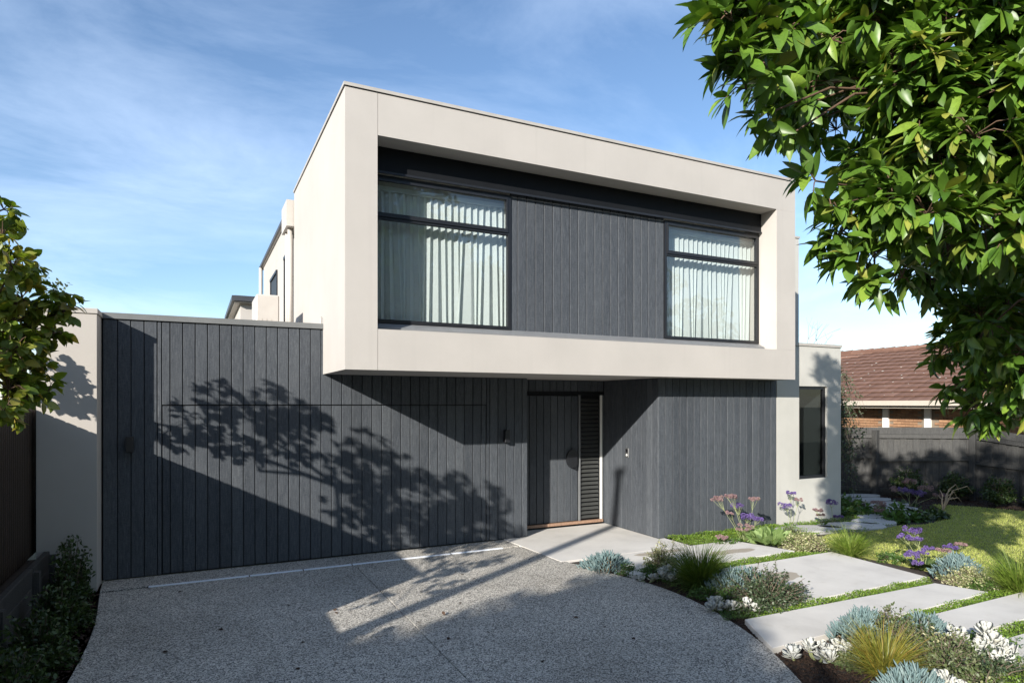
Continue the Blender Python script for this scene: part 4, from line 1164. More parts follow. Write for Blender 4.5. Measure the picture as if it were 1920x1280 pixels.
# foreground evergreen at the right: trunk beyond the frame, canopy overhead
RT = [(2.3, 2.43, 4.07, 0.1), (2.38, 2.4, 3.87, 0.1), (2.24, 2.24, 3.98, 0.14), (2.34, 2.31, 3.86, 0.14), (2.46, 2.36, 3.76, 0.13), (2.43, 2.26, 3.96, 0.14), (2.55, 2.31, 3.86, 0.15), (2.63, 2.27, 4.04, 0.15), (3.41, 2.56, 3.19, 0.13), (3.5, 2.51, 3.04, 0.14), (3.69, 2.53, 2.93, 0.13), (3.28, 2.51, 3.32, 0.12), (3.72, 2.52, 3.12, 0.16), (3.94, 2.52, 2.98, 0.15), (3.11, 2.48, 3.44, 0.12), (3.48, 2.52, 3.29, 0.16), (2.81, 2.4, 3.61, 0.12), (2.63, 2.38, 3.68, 0.12), (6.09, 3.24, 2.18, 0.2), (6.19, 3.09, 2.09, 0.2), (6.16, 2.99, 2.31, 0.22), (6.18, 3.42, 2.37, 0.2), (6.18, 3.2, 2.46, 0.22), (6.27, 3.05, 2.63, 0.25), (6.09, 3.47, 2.71, 0.22), (6.2, 3.3, 2.84, 0.25), (4.6, 1.88, 3.48, 0.29), (4.76, 1.98, 3.67, 0.26), (3.91, 2.65, 5.02, 0.28), (4.92, 3.17, 4.84, 0.22), (4.32, 2.99, 5.19, 0.23), (3.95, 3.02, 5.2, 0.2), (6.69, 3.32, 2.39, 0.3), (4.31, 1.86, 4.23, 0.24), (3.58, 2.44, 4.64, 0.21), (5.51, 2.51, 4.38, 0.25), (4.06, 1.73, 3.49, 0.23), (3.53, 3, 4.95, 0.29), (7.33, 2.88, 2.23, 0.28), (6.35, 3.36, 2.8, 0.27), (6.81, 2.97, 2.95, 0.29), (4.75, 2.16, 3.86, 0.2), (4.22, 2.32, 5, 0.28), (3.95, 3.09, 5.02, 0.3), (2.45, 2.52, 4.64, 0.16), (5.35, 2.42, 5.7, 0.22), (2.42, 2.23, 4.35, 0.16), (6.74, 2.63, 3.25, 0.25), (5.36, 2.24, 4.45, 0.3), (5.77, 3.11, 3.41, 0.29), (4.65, 2.08, 3.31, 0.21), (4.97, 2.27, 4.35, 0.21), (3.41, 2.61, 4.37, 0.2), (4.88, 3.06, 3.77, 0.28), (5.17, 2.43, 3.45, 0.23), (4.12, 2.03, 4.22, 0.23), (4.86, 1.91, 4.03, 0.28), (3.33, 2.69, 4.01, 0.22), (5.55, 3.3, 3.35, 0.3), (3.8, 2.05, 4.64, 0.3), (4.37, 3.65, 5.5, 0.29), (4.29, 1.94, 4.74, 0.23), (7.05, 3.48, 3.31, 0.29), (4.88, 2.36, 3.62, 0.27), (3.85, 2.26, 3.63, 0.28), (4.08, 3.41, 4.55, 0.29), (3.9, 2.99, 4.34, 0.2), (4.93, 2.12, 4.75, 0.25), (5.09, 2.46, 5.17, 0.3), (4.2, 1.78, 3.26, 0.26), (7.59, 3.13, 3.68, 0.26), (7.3, 2.89, 2.4, 0.27), (5.15, 2.85, 3.94, 0.24), (4.41, 2.76, 3.72, 0.22), (4.07, 3.65, 6.1, 0.29), (5.29, 2.63, 5.62, 0.28), (4.05, 2.6, 5.1, 0.29), (6.32, 2.96, 2.76, 0.26), (6.11, 2.73, 3.24, 0.2), (7.46, 2.97, 2.2, 0.24), (5.54, 2.14, 5.32, 0.21), (4.63, 3.5, 4.4, 0.22), (2.42, 2.22, 4.19, 0.15), (2.65, 2.46, 4.36, 0.16), (5.74, 2.95, 2.61, 0.21), (5.74, 2.7, 2.61, 0.22), (3.88, 3.4, 5.15, 0.22), (4.24, 2.29, 4.26, 0.27), (3.99, 1.93, 3.88, 0.24), (4.15, 2.7, 4.39, 0.21), (4.48, 2.71, 5.16, 0.26), (5.86, 3.26, 3.22, 0.28), (4.86, 2.88, 4.59, 0.22), (4.76, 3.07, 5.73, 0.26), (5.74, 2.32, 5.71, 0.28), (4.07, 2.25, 3.52, 0.21), (4.78, 2, 5.2, 0.21), (3.73, 2.28, 3.87, 0.26), (6.28, 3.23, 3.72, 0.27), (2.33, 2.27, 4.46, 0.15), (4.06, 2.4, 3.99, 0.24), (4.73, 2.19, 3.67, 0.22), (4.42, 2.39, 4.99, 0.27), (4.44, 2.63, 3.56, 0.22), (3.78, 2.88, 4.58, 0.23), (2.3, 2.12, 4.38, 0.13), (5.38, 2.55, 3.76, 0.23), (5.02, 2.88, 4.09, 0.24), (6.81, 3.15, 2.45, 0.29), (6.58, 3.19, 2.47, 0.29), (5.59, 3, 3.39, 0.25), (4.84, 1.95, 4.21, 0.24), (5.52, 2.31, 5.46, 0.2), (6.7, 3.32, 3.09, 0.23), (6.92, 3.1, 2.36, 0.23), (4.67, 2.53, 5.08, 0.22), (4.17, 1.7, 4.08, 0.28), (5.23, 2.38, 5.28, 0.28), (3.73, 2.14, 4.3, 0.21), (5.32, 2.05, 4.42, 0.21), (4.28, 3.6, 6.02, 0.23), (5.9, 2.88, 2.45, 0.22), (5.05, 2.49, 4.21, 0.29), (5.74, 2.3, 4.85, 0.28), (4.01, 2.1, 3.24, 0.29), (4.06, 2.42, 5.24, 0.21), (4.26, 2.78, 5.48, 0.23), (7.32, 3.13, 3.08, 0.26), (4.76, 3.15, 4.86, 0.27), (6.14, 2.85, 2.79, 0.21), (6.82, 3.54, 3.21, 0.25), (4.08, 2.87, 5.19, 0.27), (3.87, 3.06, 4.83, 0.27), (3.97, 1.81, 4.63, 0.27), (3.95, 2.71, 4.29, 0.24), (3.84, 2.19, 3.98, 0.25), (7.41, 3.25, 2.98, 0.28), (7.39, 2.97, 3.77, 0.27), (3.35, 2.8, 4.14, 0.26), (3.64, 2.47, 4.48, 0.26), (3.66, 2.95, 4.41, 0.26), (4.39, 2.94, 3.89, 0.29), (4.8, 2.38, 4.62, 0.27), (4.16, 3.16, 4.73, 0.24), (4.42, 1.85, 4.08, 0.26), (4.15, 2.57, 3.47, 0.29), (7.71, 3.05, 2.97, 0.23), (4.17, 2.79, 3.45, 0.21), (5.03, 2.62, 4.33, 0.21), (4.54, 2.68, 4.69, 0.28), (5.14, 2.7, 3.71, 0.22), (7.63, 2.99, 3.49, 0.29), (4.22, 3.35, 4.34, 0.27), (3.28, 2.93, 4.97, 0.27), (4.22, 1.81, 4.82, 0.21), (5.99, 3.08, 2.87, 0.27), (4.29, 2.71, 3.61, 0.27), (4.19, 2, 4.38, 0.27), (3.68, 2.45, 4.76, 0.27), (3.98, 2.29, 4.59, 0.26), (5.25, 2.36, 3.66, 0.29), (6.67, 3.58, 3, 0.23), (3.65, 2.71, 4.87, 0.25), (4.58, 2.19, 4.83, 0.24), (4.63, 2.39, 4.2, 0.27), (4.35, 1.75, 3.87, 0.28), (6.34, 3.02, 3.45, 0.23), (7.05, 3.03, 3.77, 0.28), (3.8, 2.28, 4.21, 0.26), (3.85, 3.37, 4.6, 0.22), (3.65, 3.14, 5.58, 0.28), (3.42, 2.9, 4.64, 0.26), (3.32, 2.95, 4.52, 0.28), (4.47, 2.23, 3.51, 0.26), (4.37, 3.82, 5.8, 0.27), (3.72, 1.99, 3.62, 0.22), (4.66, 2.87, 3.67, 0.22), (4.72, 2.43, 3.94, 0.28), (4.28, 1.73, 3.43, 0.21), (6.5, 3.35, 3.52, 0.22), (4.44, 3.14, 4.55, 0.3), (3.75, 3.06, 5.47, 0.29), (4.9, 1.94, 3.46, 0.3), (7.23, 3.44, 2.39, 0.27), (5.02, 2.26, 3.82, 0.29), (5.58, 2.87, 2.8, 0.24), (6.05, 2.69, 2.48, 0.28), (4.44, 2.35, 3.73, 0.23), (3.61, 2.84, 4.57, 0.21), (6.41, 3.22, 3.09, 0.24), (3.61, 2.26, 4.03, 0.28), (5.27, 2.3, 4.94, 0.2), (5.8, 3.06, 2.92, 0.24), (6.08, 3.1, 3.01, 0.21), (6.29, 2.86, 2.49, 0.28), (2.68, 2.43, 4.61, 0.15), (4.13, 2.7, 4.02, 0.22), (4.74, 2.71, 4.22, 0.27), (7.48, 3.11, 2.4, 0.29), (5.28, 3.01, 3.42, 0.26), (3.71, 2.4, 4.06, 0.22), (5.03, 2.97, 4.76, 0.25), (4.27, 2.65, 4.56, 0.21), (5.19, 2.67, 4.79, 0.27), (3.64, 2.19, 3.25, 0.21), (5.58, 2.47, 4.56, 0.29), (2.37, 2.48, 4.46, 0.14), (3.44, 2.89, 4.32, 0.22), (3.82, 1.99, 4.4, 0.21), (3.84, 2.48, 4.28, 0.28), (3.91, 2.69, 3.58, 0.22), (4.26, 3.34, 5.14, 0.28), (4.45, 2.02, 4.35, 0.29), (3.61, 2.36, 3.37, 0.28), (4.16, 2.77, 4.96, 0.22), (4.51, 2.71, 4.39, 0.21), (3.92, 3.12, 4.53, 0.29), (4.33, 2.88, 4.3, 0.28), (4.19, 2.97, 5.06, 0.27), (4.15, 2.43, 4.76, 0.29), (4.01, 2.4, 5.03, 0.24), (4.46, 2.5, 3.83, 0.29), (2.45, 2.38, 4.13, 0.18), (3.91, 3.38, 4.8, 0.28), (4.07, 1.94, 3.19, 0.25), (4.14, 2.85, 3.88, 0.21), (4.29, 1.86, 3.77, 0.26), (4.09, 3.15, 5.53, 0.2), (4.91, 2.12, 4.94, 0.21), (4.79, 2.36, 4.11, 0.21), (5.14, 2.13, 4.3, 0.21), (4.62, 2.84, 5.69, 0.25), (6.77, 3.13, 3.27, 0.2), (5.59, 2.38, 4.78, 0.22), (5.95, 2.94, 2.98, 0.25)]
RT_HIGH = [(float(a), float(b), float(c), 0.26) for a, b, c in zip(RNG.uniform(4.8, 7.0, 34), RNG.uniform(0.9, 1.0, 34), RNG.uniform(3.1, 6.0, 34))]
RT_HIGH = [(a, a * float(RNG.uniform(0.24, 0.40)), c, r) for a, b, c, r in RT_HIGH]
RT_TOP = [(4.6, 3.3, 5.9, 0.3), (4.9, 2.9, 5.6, 0.3)]
rt = thing('evergreen_tree', (6.5, 2.2, -0.05), 'large glossy-leaved evergreen tree overhanging the upper right corner', 'tree')
allc = RT + RT_HIGH + RT_TOP
cen = [c[:3] for c in allc]; rad = [c[3] for c in allc]
trunk = MB().tube([(6.5, 2.2, -0.05), (6.35, 2.25, 1.2), (6.1, 2.3, 2.4), (5.7, 2.35, 3.6), (5.2, 2.45, 4.8), (4.8, 2.7, 5.8)], [0.17, 0.145, 0.12, 0.10, 0.07, 0.035], 12)
hubs = [(6.1, 2.3, 2.4), (5.7, 2.35, 3.6), (5.2, 2.45, 4.8), (4.9, 2.6, 5.5)]
h2 = [(5.2, 2.2, 3.0), (4.6, 2.4, 3.7), (4.1, 2.6, 4.2), (3.7, 3.1, 4.9), (3.3, 3.2, 4.9), (4.2, 2.9, 3.5), (4.2, 3.2, 5.6)]
limbs(trunk, hubs, h2, 0.04, 0.022, 0.05, 8)
trunk.obj('trunk', M['bark'], rt, True)
br = MB(); limbs(br, hubs + h2, cen, 0.011, 0.005, 0.06, 5)
P, Rm, L, tips = rosettes(cen, rad, 9.5, 8, 0.135, np.array([5.6, 2.1, 3.4]), 0.1, 0.35, RNG, 0.45)
tw_ = twigs(tips, 0.0035); br.add(tw_.v, tw_.f)
br.obj('branches', M['twig'], rt, True)
leaves(rt, P, Rm, L, LS_BIG, M['big_leaf'], 300, 13)
# small berry clusters
bs = [tips[i][1] for i in RNG.choice(len(tips), 60, replace=False)]
ico = np.array([(0, 0, 1), (0.9, 0, 0), (0, 0.9, 0), (-0.9, 0, 0), (0, -0.9, 0), (0, 0, -1)]); icf = np.array([(0, 1, 2), (0, 2, 3), (0, 3, 4), (0, 4, 1), (5, 2, 1), (5, 3, 2), (5, 4, 3), (5, 1, 4)])
bp_ = np.repeat(np.array(bs), 9, 0) + RNG.normal(0, 0.017, (540, 3))
V, F = bake(bp_ - np.array(rt.location), np.repeat(np.eye(3)[None], 540, 0), np.full(540, 0.0055), ico, icf)
link('berries', np_mesh('berries', V, F, True), M['stem'], rt, local=True)['kind'] = 'stuff'

# garden tree over the left fence
LT = [(-2.26, 7.89, 3.03, 0.25), (-2.4, 7.54, 3.53, 0.23), (-2.1, 7.46, 3.33, 0.29), (-2.35, 7.01, 3.79, 0.32), (-2.43, 6.73, 4.03, 0.21), (-2.1, 7.23, 3.94, 0.13), (-1.58, 7.83, 2.63, 0.2), (-1.7, 7.39, 3.08, 0.3), (-1.73, 8.04, 2.67, 0.23), (-2.28, 7.97, 2.7, 0.17), (-1.96, 6.93, 3.7, 0.18), (-2.22, 7.52, 3.68, 0.11), (-2.33, 6.47, 3.4, 0.25), (-2.39, 6.1, 3.84, 0.28), (-2.29, 6.23, 3.29, 0.38), (-1.57, 6.39, 3.34, 0.32), (-1.67, 6.06, 3.4, 0.23), (-1.69, 6.33, 2.79, 0.38), (-1.7, 5.8, 3.15, 0.3), (-2.31, 4.97, 3.57, 0.3), (-2.19, 4.69, 3.43, 0.24), (-1.87, 6.65, 2.57, 0.28), (-1.77, 5.9, 2.69, 0.33), (-1.65, 5.43, 2.86, 0.24), (-1.62, 6.52, 2.23, 0.25), (-2.26, 8.47, 2.98, 0.16), (-2, 8.52, 2.88, 0.16), (-1.96, 8.44, 2.82, 0.16), (-2.05, 8.45, 2.62, 0.16), (-2.21, 8.47, 2.64, 0.16), (-2.06, 8.35, 2.57, 0.16)]
LV = [(-1.18, 5.48, 3.35, 0.16), (-1.17, 5.7, 3.17, 0.2), (-1.16, 5.92, 2.98, 0.22), (-1.03, 6.08, 3.01, 0.17), (-0.91, 6.02, 2.91, 0.16), (-1.25, 5.97, 2.82, 0.25), (-1.14, 6.13, 2.76, 0.22), (-1.07, 6.32, 2.74, 0.15), (-1.23, 5.96, 2.58, 0.25), (-1.17, 6.15, 2.47, 0.2), (-1.07, 6.32, 2.29, 0.15), (-1.14, 6.13, 2.26, 0.18), (-1.25, 5.97, 2.3, 0.22), (-1.23, 5.73, 2.14, 0.15), (-1.26, 6.08, 3.36, 0.15)]
lt = thing('broad_leaf_tree', (-2.5, 6.4, 0.4), 'yellow-green broad-leaved tree reaching over the left fence', 'tree')
LE = [(-1.85, 4.5, 2.5, 0.22), (-1.72, 4.72, 2.2, 0.18), (-1.9, 4.3, 2.8, 0.2), (-1.68, 5.0, 2.3, 0.17), (-2.0, 4.9, 2.9, 0.2), (-1.75, 4.75, 1.75, 0.15), (-1.8, 4.2, 2.2, 0.16), (-1.75, 3.9, 1.6, 0.14), (-1.2, 5.6, 3.55, 0.15), (-1.3, 5.9, 3.45, 0.18), (-1.15, 5.95, 3.2, 0.17), (-0.95, 5.95, 3.0, 0.14), (-1.0, 6.15, 2.75, 0.15), (-1.15, 6.2, 2.5, 0.18), (-1.2, 6.1, 2.3, 0.16)]
allc = LT + LV + LE
cen = [c[:3] for c in allc]; rad = [c[3] for c in allc]
trunk = MB().tube([(-2.5, 6.4, 0.35), (-2.45, 6.42, 1.3), (-2.3, 6.5, 2.2), (-2.2, 6.6, 3.0)], [0.08, 0.065, 0.05, 0.03], 10)
hubs = [(-2.45, 6.42, 1.3), (-2.3, 6.5, 2.2), (-2.2, 6.6, 3.0)]
h2 = [(-2.1, 7.4, 2.7), (-2.0, 5.5, 2.6), (-1.6, 6.2, 2.5), (-2.3, 7.2, 3.3), (-2.1, 6.2, 3.2), (-2.15, 8.2, 2.6)]
limbs(trunk, hubs, h2, 0.03, 0.016, 0.08, 8)
trunk.obj('trunk', M['bark'], lt, True)
br = MB(); limbs(br, hubs + h2, cen, 0.011, 0.005, 0.06, 5)
P, Rm, L, tips = rosettes(cen, [r * 0.95 for r in rad], 16, 5, 0.085, None, 0.0, 0.45)
tw_ = twigs(tips, 0.0028); br.add(tw_.v, tw_.f)
br.obj('branches', M['twig'], lt, True)
leaves(lt, P, Rm, L, LS_ROUND, M['pear_leaf'], 300, 13)

def far_tree(name, base, h, crown, n, ll, mat, label, cat='tree', group=None, seed=1, trunk_r=0.16):
    """crown: list of (x, y, z, r) world; limbs reach each clump"""
    rng = np.random.default_rng(seed)
    t = thing(name, base, label, cat, group)
    b = Vector(base)
    top = b + Vector((0, 0, h * 0.55))
    m = MB().tube([b, b + Vector((rng.uniform(-.1, .1), rng.uniform(-.1, .1), h * 0.3)), top, b + Vector((0, 0, h * 0.8))], [trunk_r, trunk_r * 0.8, trunk_r * 0.55, trunk_r * 0.2], 8)
    limbs(m, [tuple(top), tuple(b + Vector((0, 0, h * 0.35))), tuple(b + Vector((0, 0, h * 0.75)))], [c[:3] for c in crown], trunk_r * 0.3, trunk_r * 0.08, 0.08, 5)
    m.obj('trunk', M['bark'], t, True)
    P = []
    for c in crown:
        k = int(n * c[3] ** 2)
        d = rand_dirs(k, 0.1, rng) * (rng.uniform(0.35, 1.0, k) ** 0.6)[:, None] * c[3]
        P.append(np.array(c[:3]) + d * np.array([1, 1, 0.8]))
    P = np.concatenate(P); k = len(P)
    rot = frames(rand_dirs(k, -0.3, rng), rand_dirs(k, 0.8, rng))
    V, F = bake(P - np.array(base), rot, ll * rng.uniform(0.6, 1.3, k), *LS_SMALL[0])
    o = link('crown', np_mesh('crown', V, F, True), M[mat], t, local=True); o['kind'] = 'stuff'
    return t
def blob(c, R_, k, r, seed, flat=0.7):
    rng = np.random.default_rng(seed); out = []
    for _ in range(k):
        d = rand_dirs(1, 0, rng)[0] * rng.uniform(0.3, 1.0) ** 0.5
        out.append((c[0] + d[0] * R_, c[1] + d[1] * R_, c[2] + d[2] * R_ * flat, r * rng.uniform(0.7, 1.25)))
    return out
# unseen trees: one shades the drive, some are mirrored, others added to block skylight
ST = [(-12.39, -3.77, 5.63, 0.62), (-11.65, -3.4, 5.47, 0.62), (-10.37, -2.67, 5.05, 0.62), (-12.6, -4.37, 6.36, 0.62), (-9.05, -2.05, 4.81, 0.62), (-10.44, -3.16, 5.71, 0.62), (-11.46, -4.02, 6.42, 0.62), (-8.06, -1.81, 4.95, 0.62), (-9.37, -2.86, 5.8, 0.62), (-9.17, -2.88, 5.91, 0.62), (-6.66, -1.28, 4.87, 0.62), (-7.47, -1.99, 5.48, 0.62), (-8.23, -2.67, 6.07, 0.62), (-6.89, -1.89, 5.61, 0.62), (-7.47, -2.44, 6.11, 0.62), (-4.98, -0.86, 5.08, 0.62), (-9.98, -2.2, 5.71, 0.24), (-7.95, -1.72, 5.49, 0.22), (-11.21, -2.93, 6.01, 0.21), (-8.28, -1.3, 5.28, 0.15), (-8.67, -1.74, 5.16, 0.24), (-6.63, -0.86, 5.48, 0.18), (-12.4, -3.72, 6.43, 0.13), (-8.63, -1.84, 5.84, 0.24), (-8.6, -1.13, 4.95, 0.19), (-10.94, -2.5, 5.69, 0.24), (-9.64, -2.42, 5.95, 0.13), (-8.82, -1.97, 5.9, 0.24), (-12.46, -3.76, 4.96, 0.73), (-11.59, -4.02, 5.48, 0.56), (-14.23, -7, 6, 0.81), (-10.35, -6.5, 5.98, 0.85), (-9.33, -7.26, 5.38, 0.68), (-10.42, -8.13, 5.01, 0.84), (-14.07, -8.77, 5.53, 0.61), (-11.25, -3.49, 4.81, 0.59), (-8.66, -3.59, 5.68, 0.57), (-9.22, -4.48, 6.73, 0.66), (-14.85, -5.61, 6.11, 0.6), (-14.88, -8.37, 5.94, 0.69), (-12.82, -9.7, 6.87, 0.69), (-7.13, -3.63, 4.76, 0.82), (-9.07, -5.82, 6.34, 0.64), (-7.8, -3.99, 4.73, 0.74), (-7.09, -5.59, 5.15, 0.81), (-6.2, -2.45, 4.77, 0.67), (-10.63, -3.03, 4.76, 0.6), (-8.7, -4.07, 4.66, 0.71), (-14.97, -7.65, 6.47, 0.62), (-10.87, -6.5, 4.89, 0.58), (-9.67, -3.45, 5.22, 0.62), (-11.45, -9.49, 6.87, 0.68), (-12.35, -7.29, 4.74, 0.79), (-11.44, -8.49, 5.32, 0.63), (-11.35, -7.54, 5.78, 0.73), (-13.07, -7.69, 6.07, 0.69), (-8.29, -5.6, 5.57, 0.61), (-9.81, -7.16, 5.05, 0.71), (-8.68, -7.15, 6.06, 0.68), (-5.33, -1.18, 5.11, 0.77), (-9.29, -6.99, 5.93, 0.56), (-11.76, -8.03, 4.7, 0.83), (-14.74, -9.37, 6.58, 0.58), (-11.91, -6.77, 6.07, 0.6), (-9.17, -3.32, 5.39, 0.62), (-13.93, -8.67, 5.9, 0.61), (-9.03, -8.81, 5.56, 0.79), (-10.13, -4.48, 5.93, 0.84), (-12.96, -10.3, 6.47, 0.67), (-11.46, -7.43, 5.08, 0.72), (-12.63, -6.09, 5.55, 0.84), (-13.42, -6.75, 6.64, 0.6), (-8.15, -8.93, 5.85, 0.84), (-11.32, -3.94, 5.43, 0.83), (-14.72, -8.08, 5.87, 0.57), (-13.65, -5.08, 5.35, 0.59), (-14.48, -9.63, 6.85, 0.74), (-12.86, -5.64, 6.8, 0.65), (-7.52, -8.44, 5.1, 0.77), (-15.26, -10.21, 6.3, 0.8), (-8.91, -3.49, 4.78, 0.76), (-15.79, -5.97, 6.63, 0.7), (-10.17, -3.52, 5.44, 0.82), (-14.21, -7.36, 6.89, 0.57), (-7.55, -2.62, 5.62, 0.74), (-16.69, -7.47, 6.87, 0.67), (-10.57, -7.75, 4.62, 0.64), (-14.02, -5.13, 6.07, 0.61), (-9.21, -6.28, 5.05, 0.84), (-12.53, -5.56, 5.74, 0.75), (-8.02, -3.4, 6.02, 0.69), (-7.62, -5.3, 5.58, 0.58), (-8.01, -3.49, 4.96, 0.71), (-10.07, -5.22, 6.86, 0.71), (-9.65, -10.24, 6.28, 0.64), (-10.61, -4.06, 6.45, 0.66), (-10.54, -5.02, 5.38, 0.81), (-16.15, -9.18, 6.72, 0.8), (-10.48, -10.23, 6.68, 0.78), (-9.55, -4.06, 4.73, 0.64), (-9.21, -2.73, 5.19, 0.63), (-8.94, -8.87, 6.04, 0.7), (-13.67, -8.82, 5.71, 0.66), (-12.78, -9.12, 6.75, 0.68), (-10.05, -9.32, 6.51, 0.57), (-10.09, -7.02, 4.89, 0.8), (-13.13, -8.99, 6.24, 0.82), (-11.03, -7.8, 4.91, 0.82), (-10.41, -6.63, 6.15, 0.63), (-12.51, -5.17, 5.48, 0.63), (-11.72, -5.9, 5.16, 0.56), (-11.47, -7.92, 4.61, 0.67)]
far_tree('street_tree', (-9.3, -4.9, -0.1), 6.5, ST, 900, 0.17, 'street_leaf', 'tall street tree behind the viewpoint shading the near driveway', group=None, seed=5)
far_tree('street_tree', (5.6, -5, -0.1), 11, blob((5.4, -5, 7.0), 2.8, 44, 1.05, 6, 1.45), 190, 0.24, 'street_leaf', 'tall verge tree behind the viewpoint, mirrored in the left window', seed=6, trunk_r=0.22)
far_tree('street_tree', (13, -9, -0.1), 8, blob((13, -9, 5.2), 3.4, 40, 1.2, 7, 0.9), 150, 0.3, 'street_leaf', 'rounded street tree further along the road behind the viewpoint', seed=7, trunk_r=0.22)
far_tree('street_tree', (22, -12, -0.1), 9, blob((22, -12, 5.6), 4.0, 44, 1.3, 17, 0.9), 130, 0.34, 'street_leaf', 'broad street tree far along the road behind the viewpoint', seed=18, trunk_r=0.25)
far_tree('street_tree', (1.2, -5.5, -0.1), 12, blob((1.2, -5.5, 7.6), 3.0, 60, 1.1, 29, 1.5), 150, 0.26, 'street_leaf', 'very tall unseen tree added directly behind the viewpoint to block skylight', seed=28, trunk_r=0.25)
far_tree('street_tree', (-4.5, -11, -0.1), 11, blob((-4.5, -11, 7.0), 3.4, 44, 1.3, 39, 1.2), 130, 0.3, 'street_leaf', 'tall unseen tree added across the road behind the left fence line to block skylight', seed=38, trunk_r=0.22)
far_tree('street_tree', (-0.5, -9, -0.1), 9, blob((-0.5, -9, 5.6), 3.2, 40, 1.2, 9, 1.0), 170, 0.28, 'street_leaf', 'small unseen tree added behind the viewpoint opposite the garage to block skylight', seed=8, trunk_r=0.2)
# bits of trees over the roofs
far_tree('olive_tree', (-3.3, 15.5, 0), 4.9, [(-3.4, 15.5, 4.35, 0.28), (-2.75, 15.5, 4.62, 0.22), (-2.45, 15.6, 4.55, 0.16), (-3.0, 15.4, 4.5, 0.22), (-3.8, 15.6, 4.4, 0.35)], 900, 0.09, 'olive', 'thin grey-green tree tip showing above the end wall', seed=12, trunk_r=0.06)
far_tree('young_tree', (12.9, 13.2, 0), 4.5, [(12.75, 13.2, 4.1, 0.10), (12.9, 13.2, 4.3, 0.08), (12.6, 13.1, 4.0, 0.07)], 1400, 0.07, 'olive', 'tiny leafy tip rising above the grey wing', seed=13, trunk_r=0.03)

def bare_tree(base, h, label, seed, spread=0.5, r=0.05):
    rng = random.Random(seed); t = thing('bare_tree', base, label, 'tree', None)
    m = MB()
    def grow(p, d, l, rr, k):
        q = p + d * l; m.tube([p, (p + q) / 2 + Vector((rng.uniform(-.04, .04), rng.uniform(-.04, .04), 0)) * l, q], [rr, rr * 0.85, rr * 0.7], 5, False)
        if k == 0: return
        for _ in range(rng.choice((2, 3))):
            nd_ = (d + Vector((rng.uniform(-1, 1), rng.uniform(-1, 1), rng.uniform(-0.35, 0.5))) * spread).normalized()
            grow(q, nd_, l * rng.uniform(0.6, 0.85), rr * 0.62, k - 1)
    grow(Vector(base), Vector((0, 0, 1)), h * 0.42, r, 5)
    m.obj('branches', M['bare'], t)
bare_tree((25.5, 26.5, 0), 5.9, 'leafless upright tree behind the tiled roof, left of the two', 3, 0.45, 0.09)
bare_tree((27.3, 25.0, 0), 5.1, 'leafless twiggy tree behind the tiled roof, right of the two', 7, 0.95, 0.08)
bare_tree((28.6, 24.2, 0), 4.9, 'low spreading leafless tree crown just above the roof ridge', 9, 1.0, 0.08)

# weeping small-leaved tree between the wing and the fence
wt = thing('weeping_tree', (13.2, 10.0, -0.03), 'slender weeping small-leaved tree beside the grey wing', 'tree')
rng = np.random.default_rng(21)
m = MB().tube([(13.2, 10.0, -0.03), (13.1, 9.9, 1.2), (13.25, 9.95, 2.4), (13.15, 9.9, 3.1)], [0.05, 0.04, 0.03, 0.012], 8)
P = []; D = []
for i in range(125):
    z0 = rng.uniform(1.0, 3.05); a = rng.uniform(0, 6.28); l = rng.uniform(0.25, 0.85)
    p = np.array([13.17, 9.93, z0]); pts = []
    for k in range(6):
        t = k / 5
        pts.append(tuple(p + np.array([math.cos(a) * l * t * 0.75, math.sin(a) * l * t * 0.75, l * (0.35 * t - (1.3 + 0.7 * (z0 < 2)) * t * t)])))
    m.tube(pts, [0.006, 0.005, 0.004, 0.003, 0.003, 0.002], 4, False)
    for k in range(1, 6):
        for _ in range(5 if z0 < 2.1 else 3):
            P.append(np.array(pts[k]) + rng.normal(0, 0.035, 3)); D.append(rng.normal(0, 0.6, 3) + np.array([0, 0, -0.6]))
m.obj('trunk', M['bark'], wt, True)
P = np.array(P); rot = frames(np.array(D), rand_dirs(len(P), 0.5, rng))
leaves(wt, P, rot, 0.055 * rng.uniform(0.6, 1.3, len(P)), LS_OVAL, M['dusty'], 0, 99)
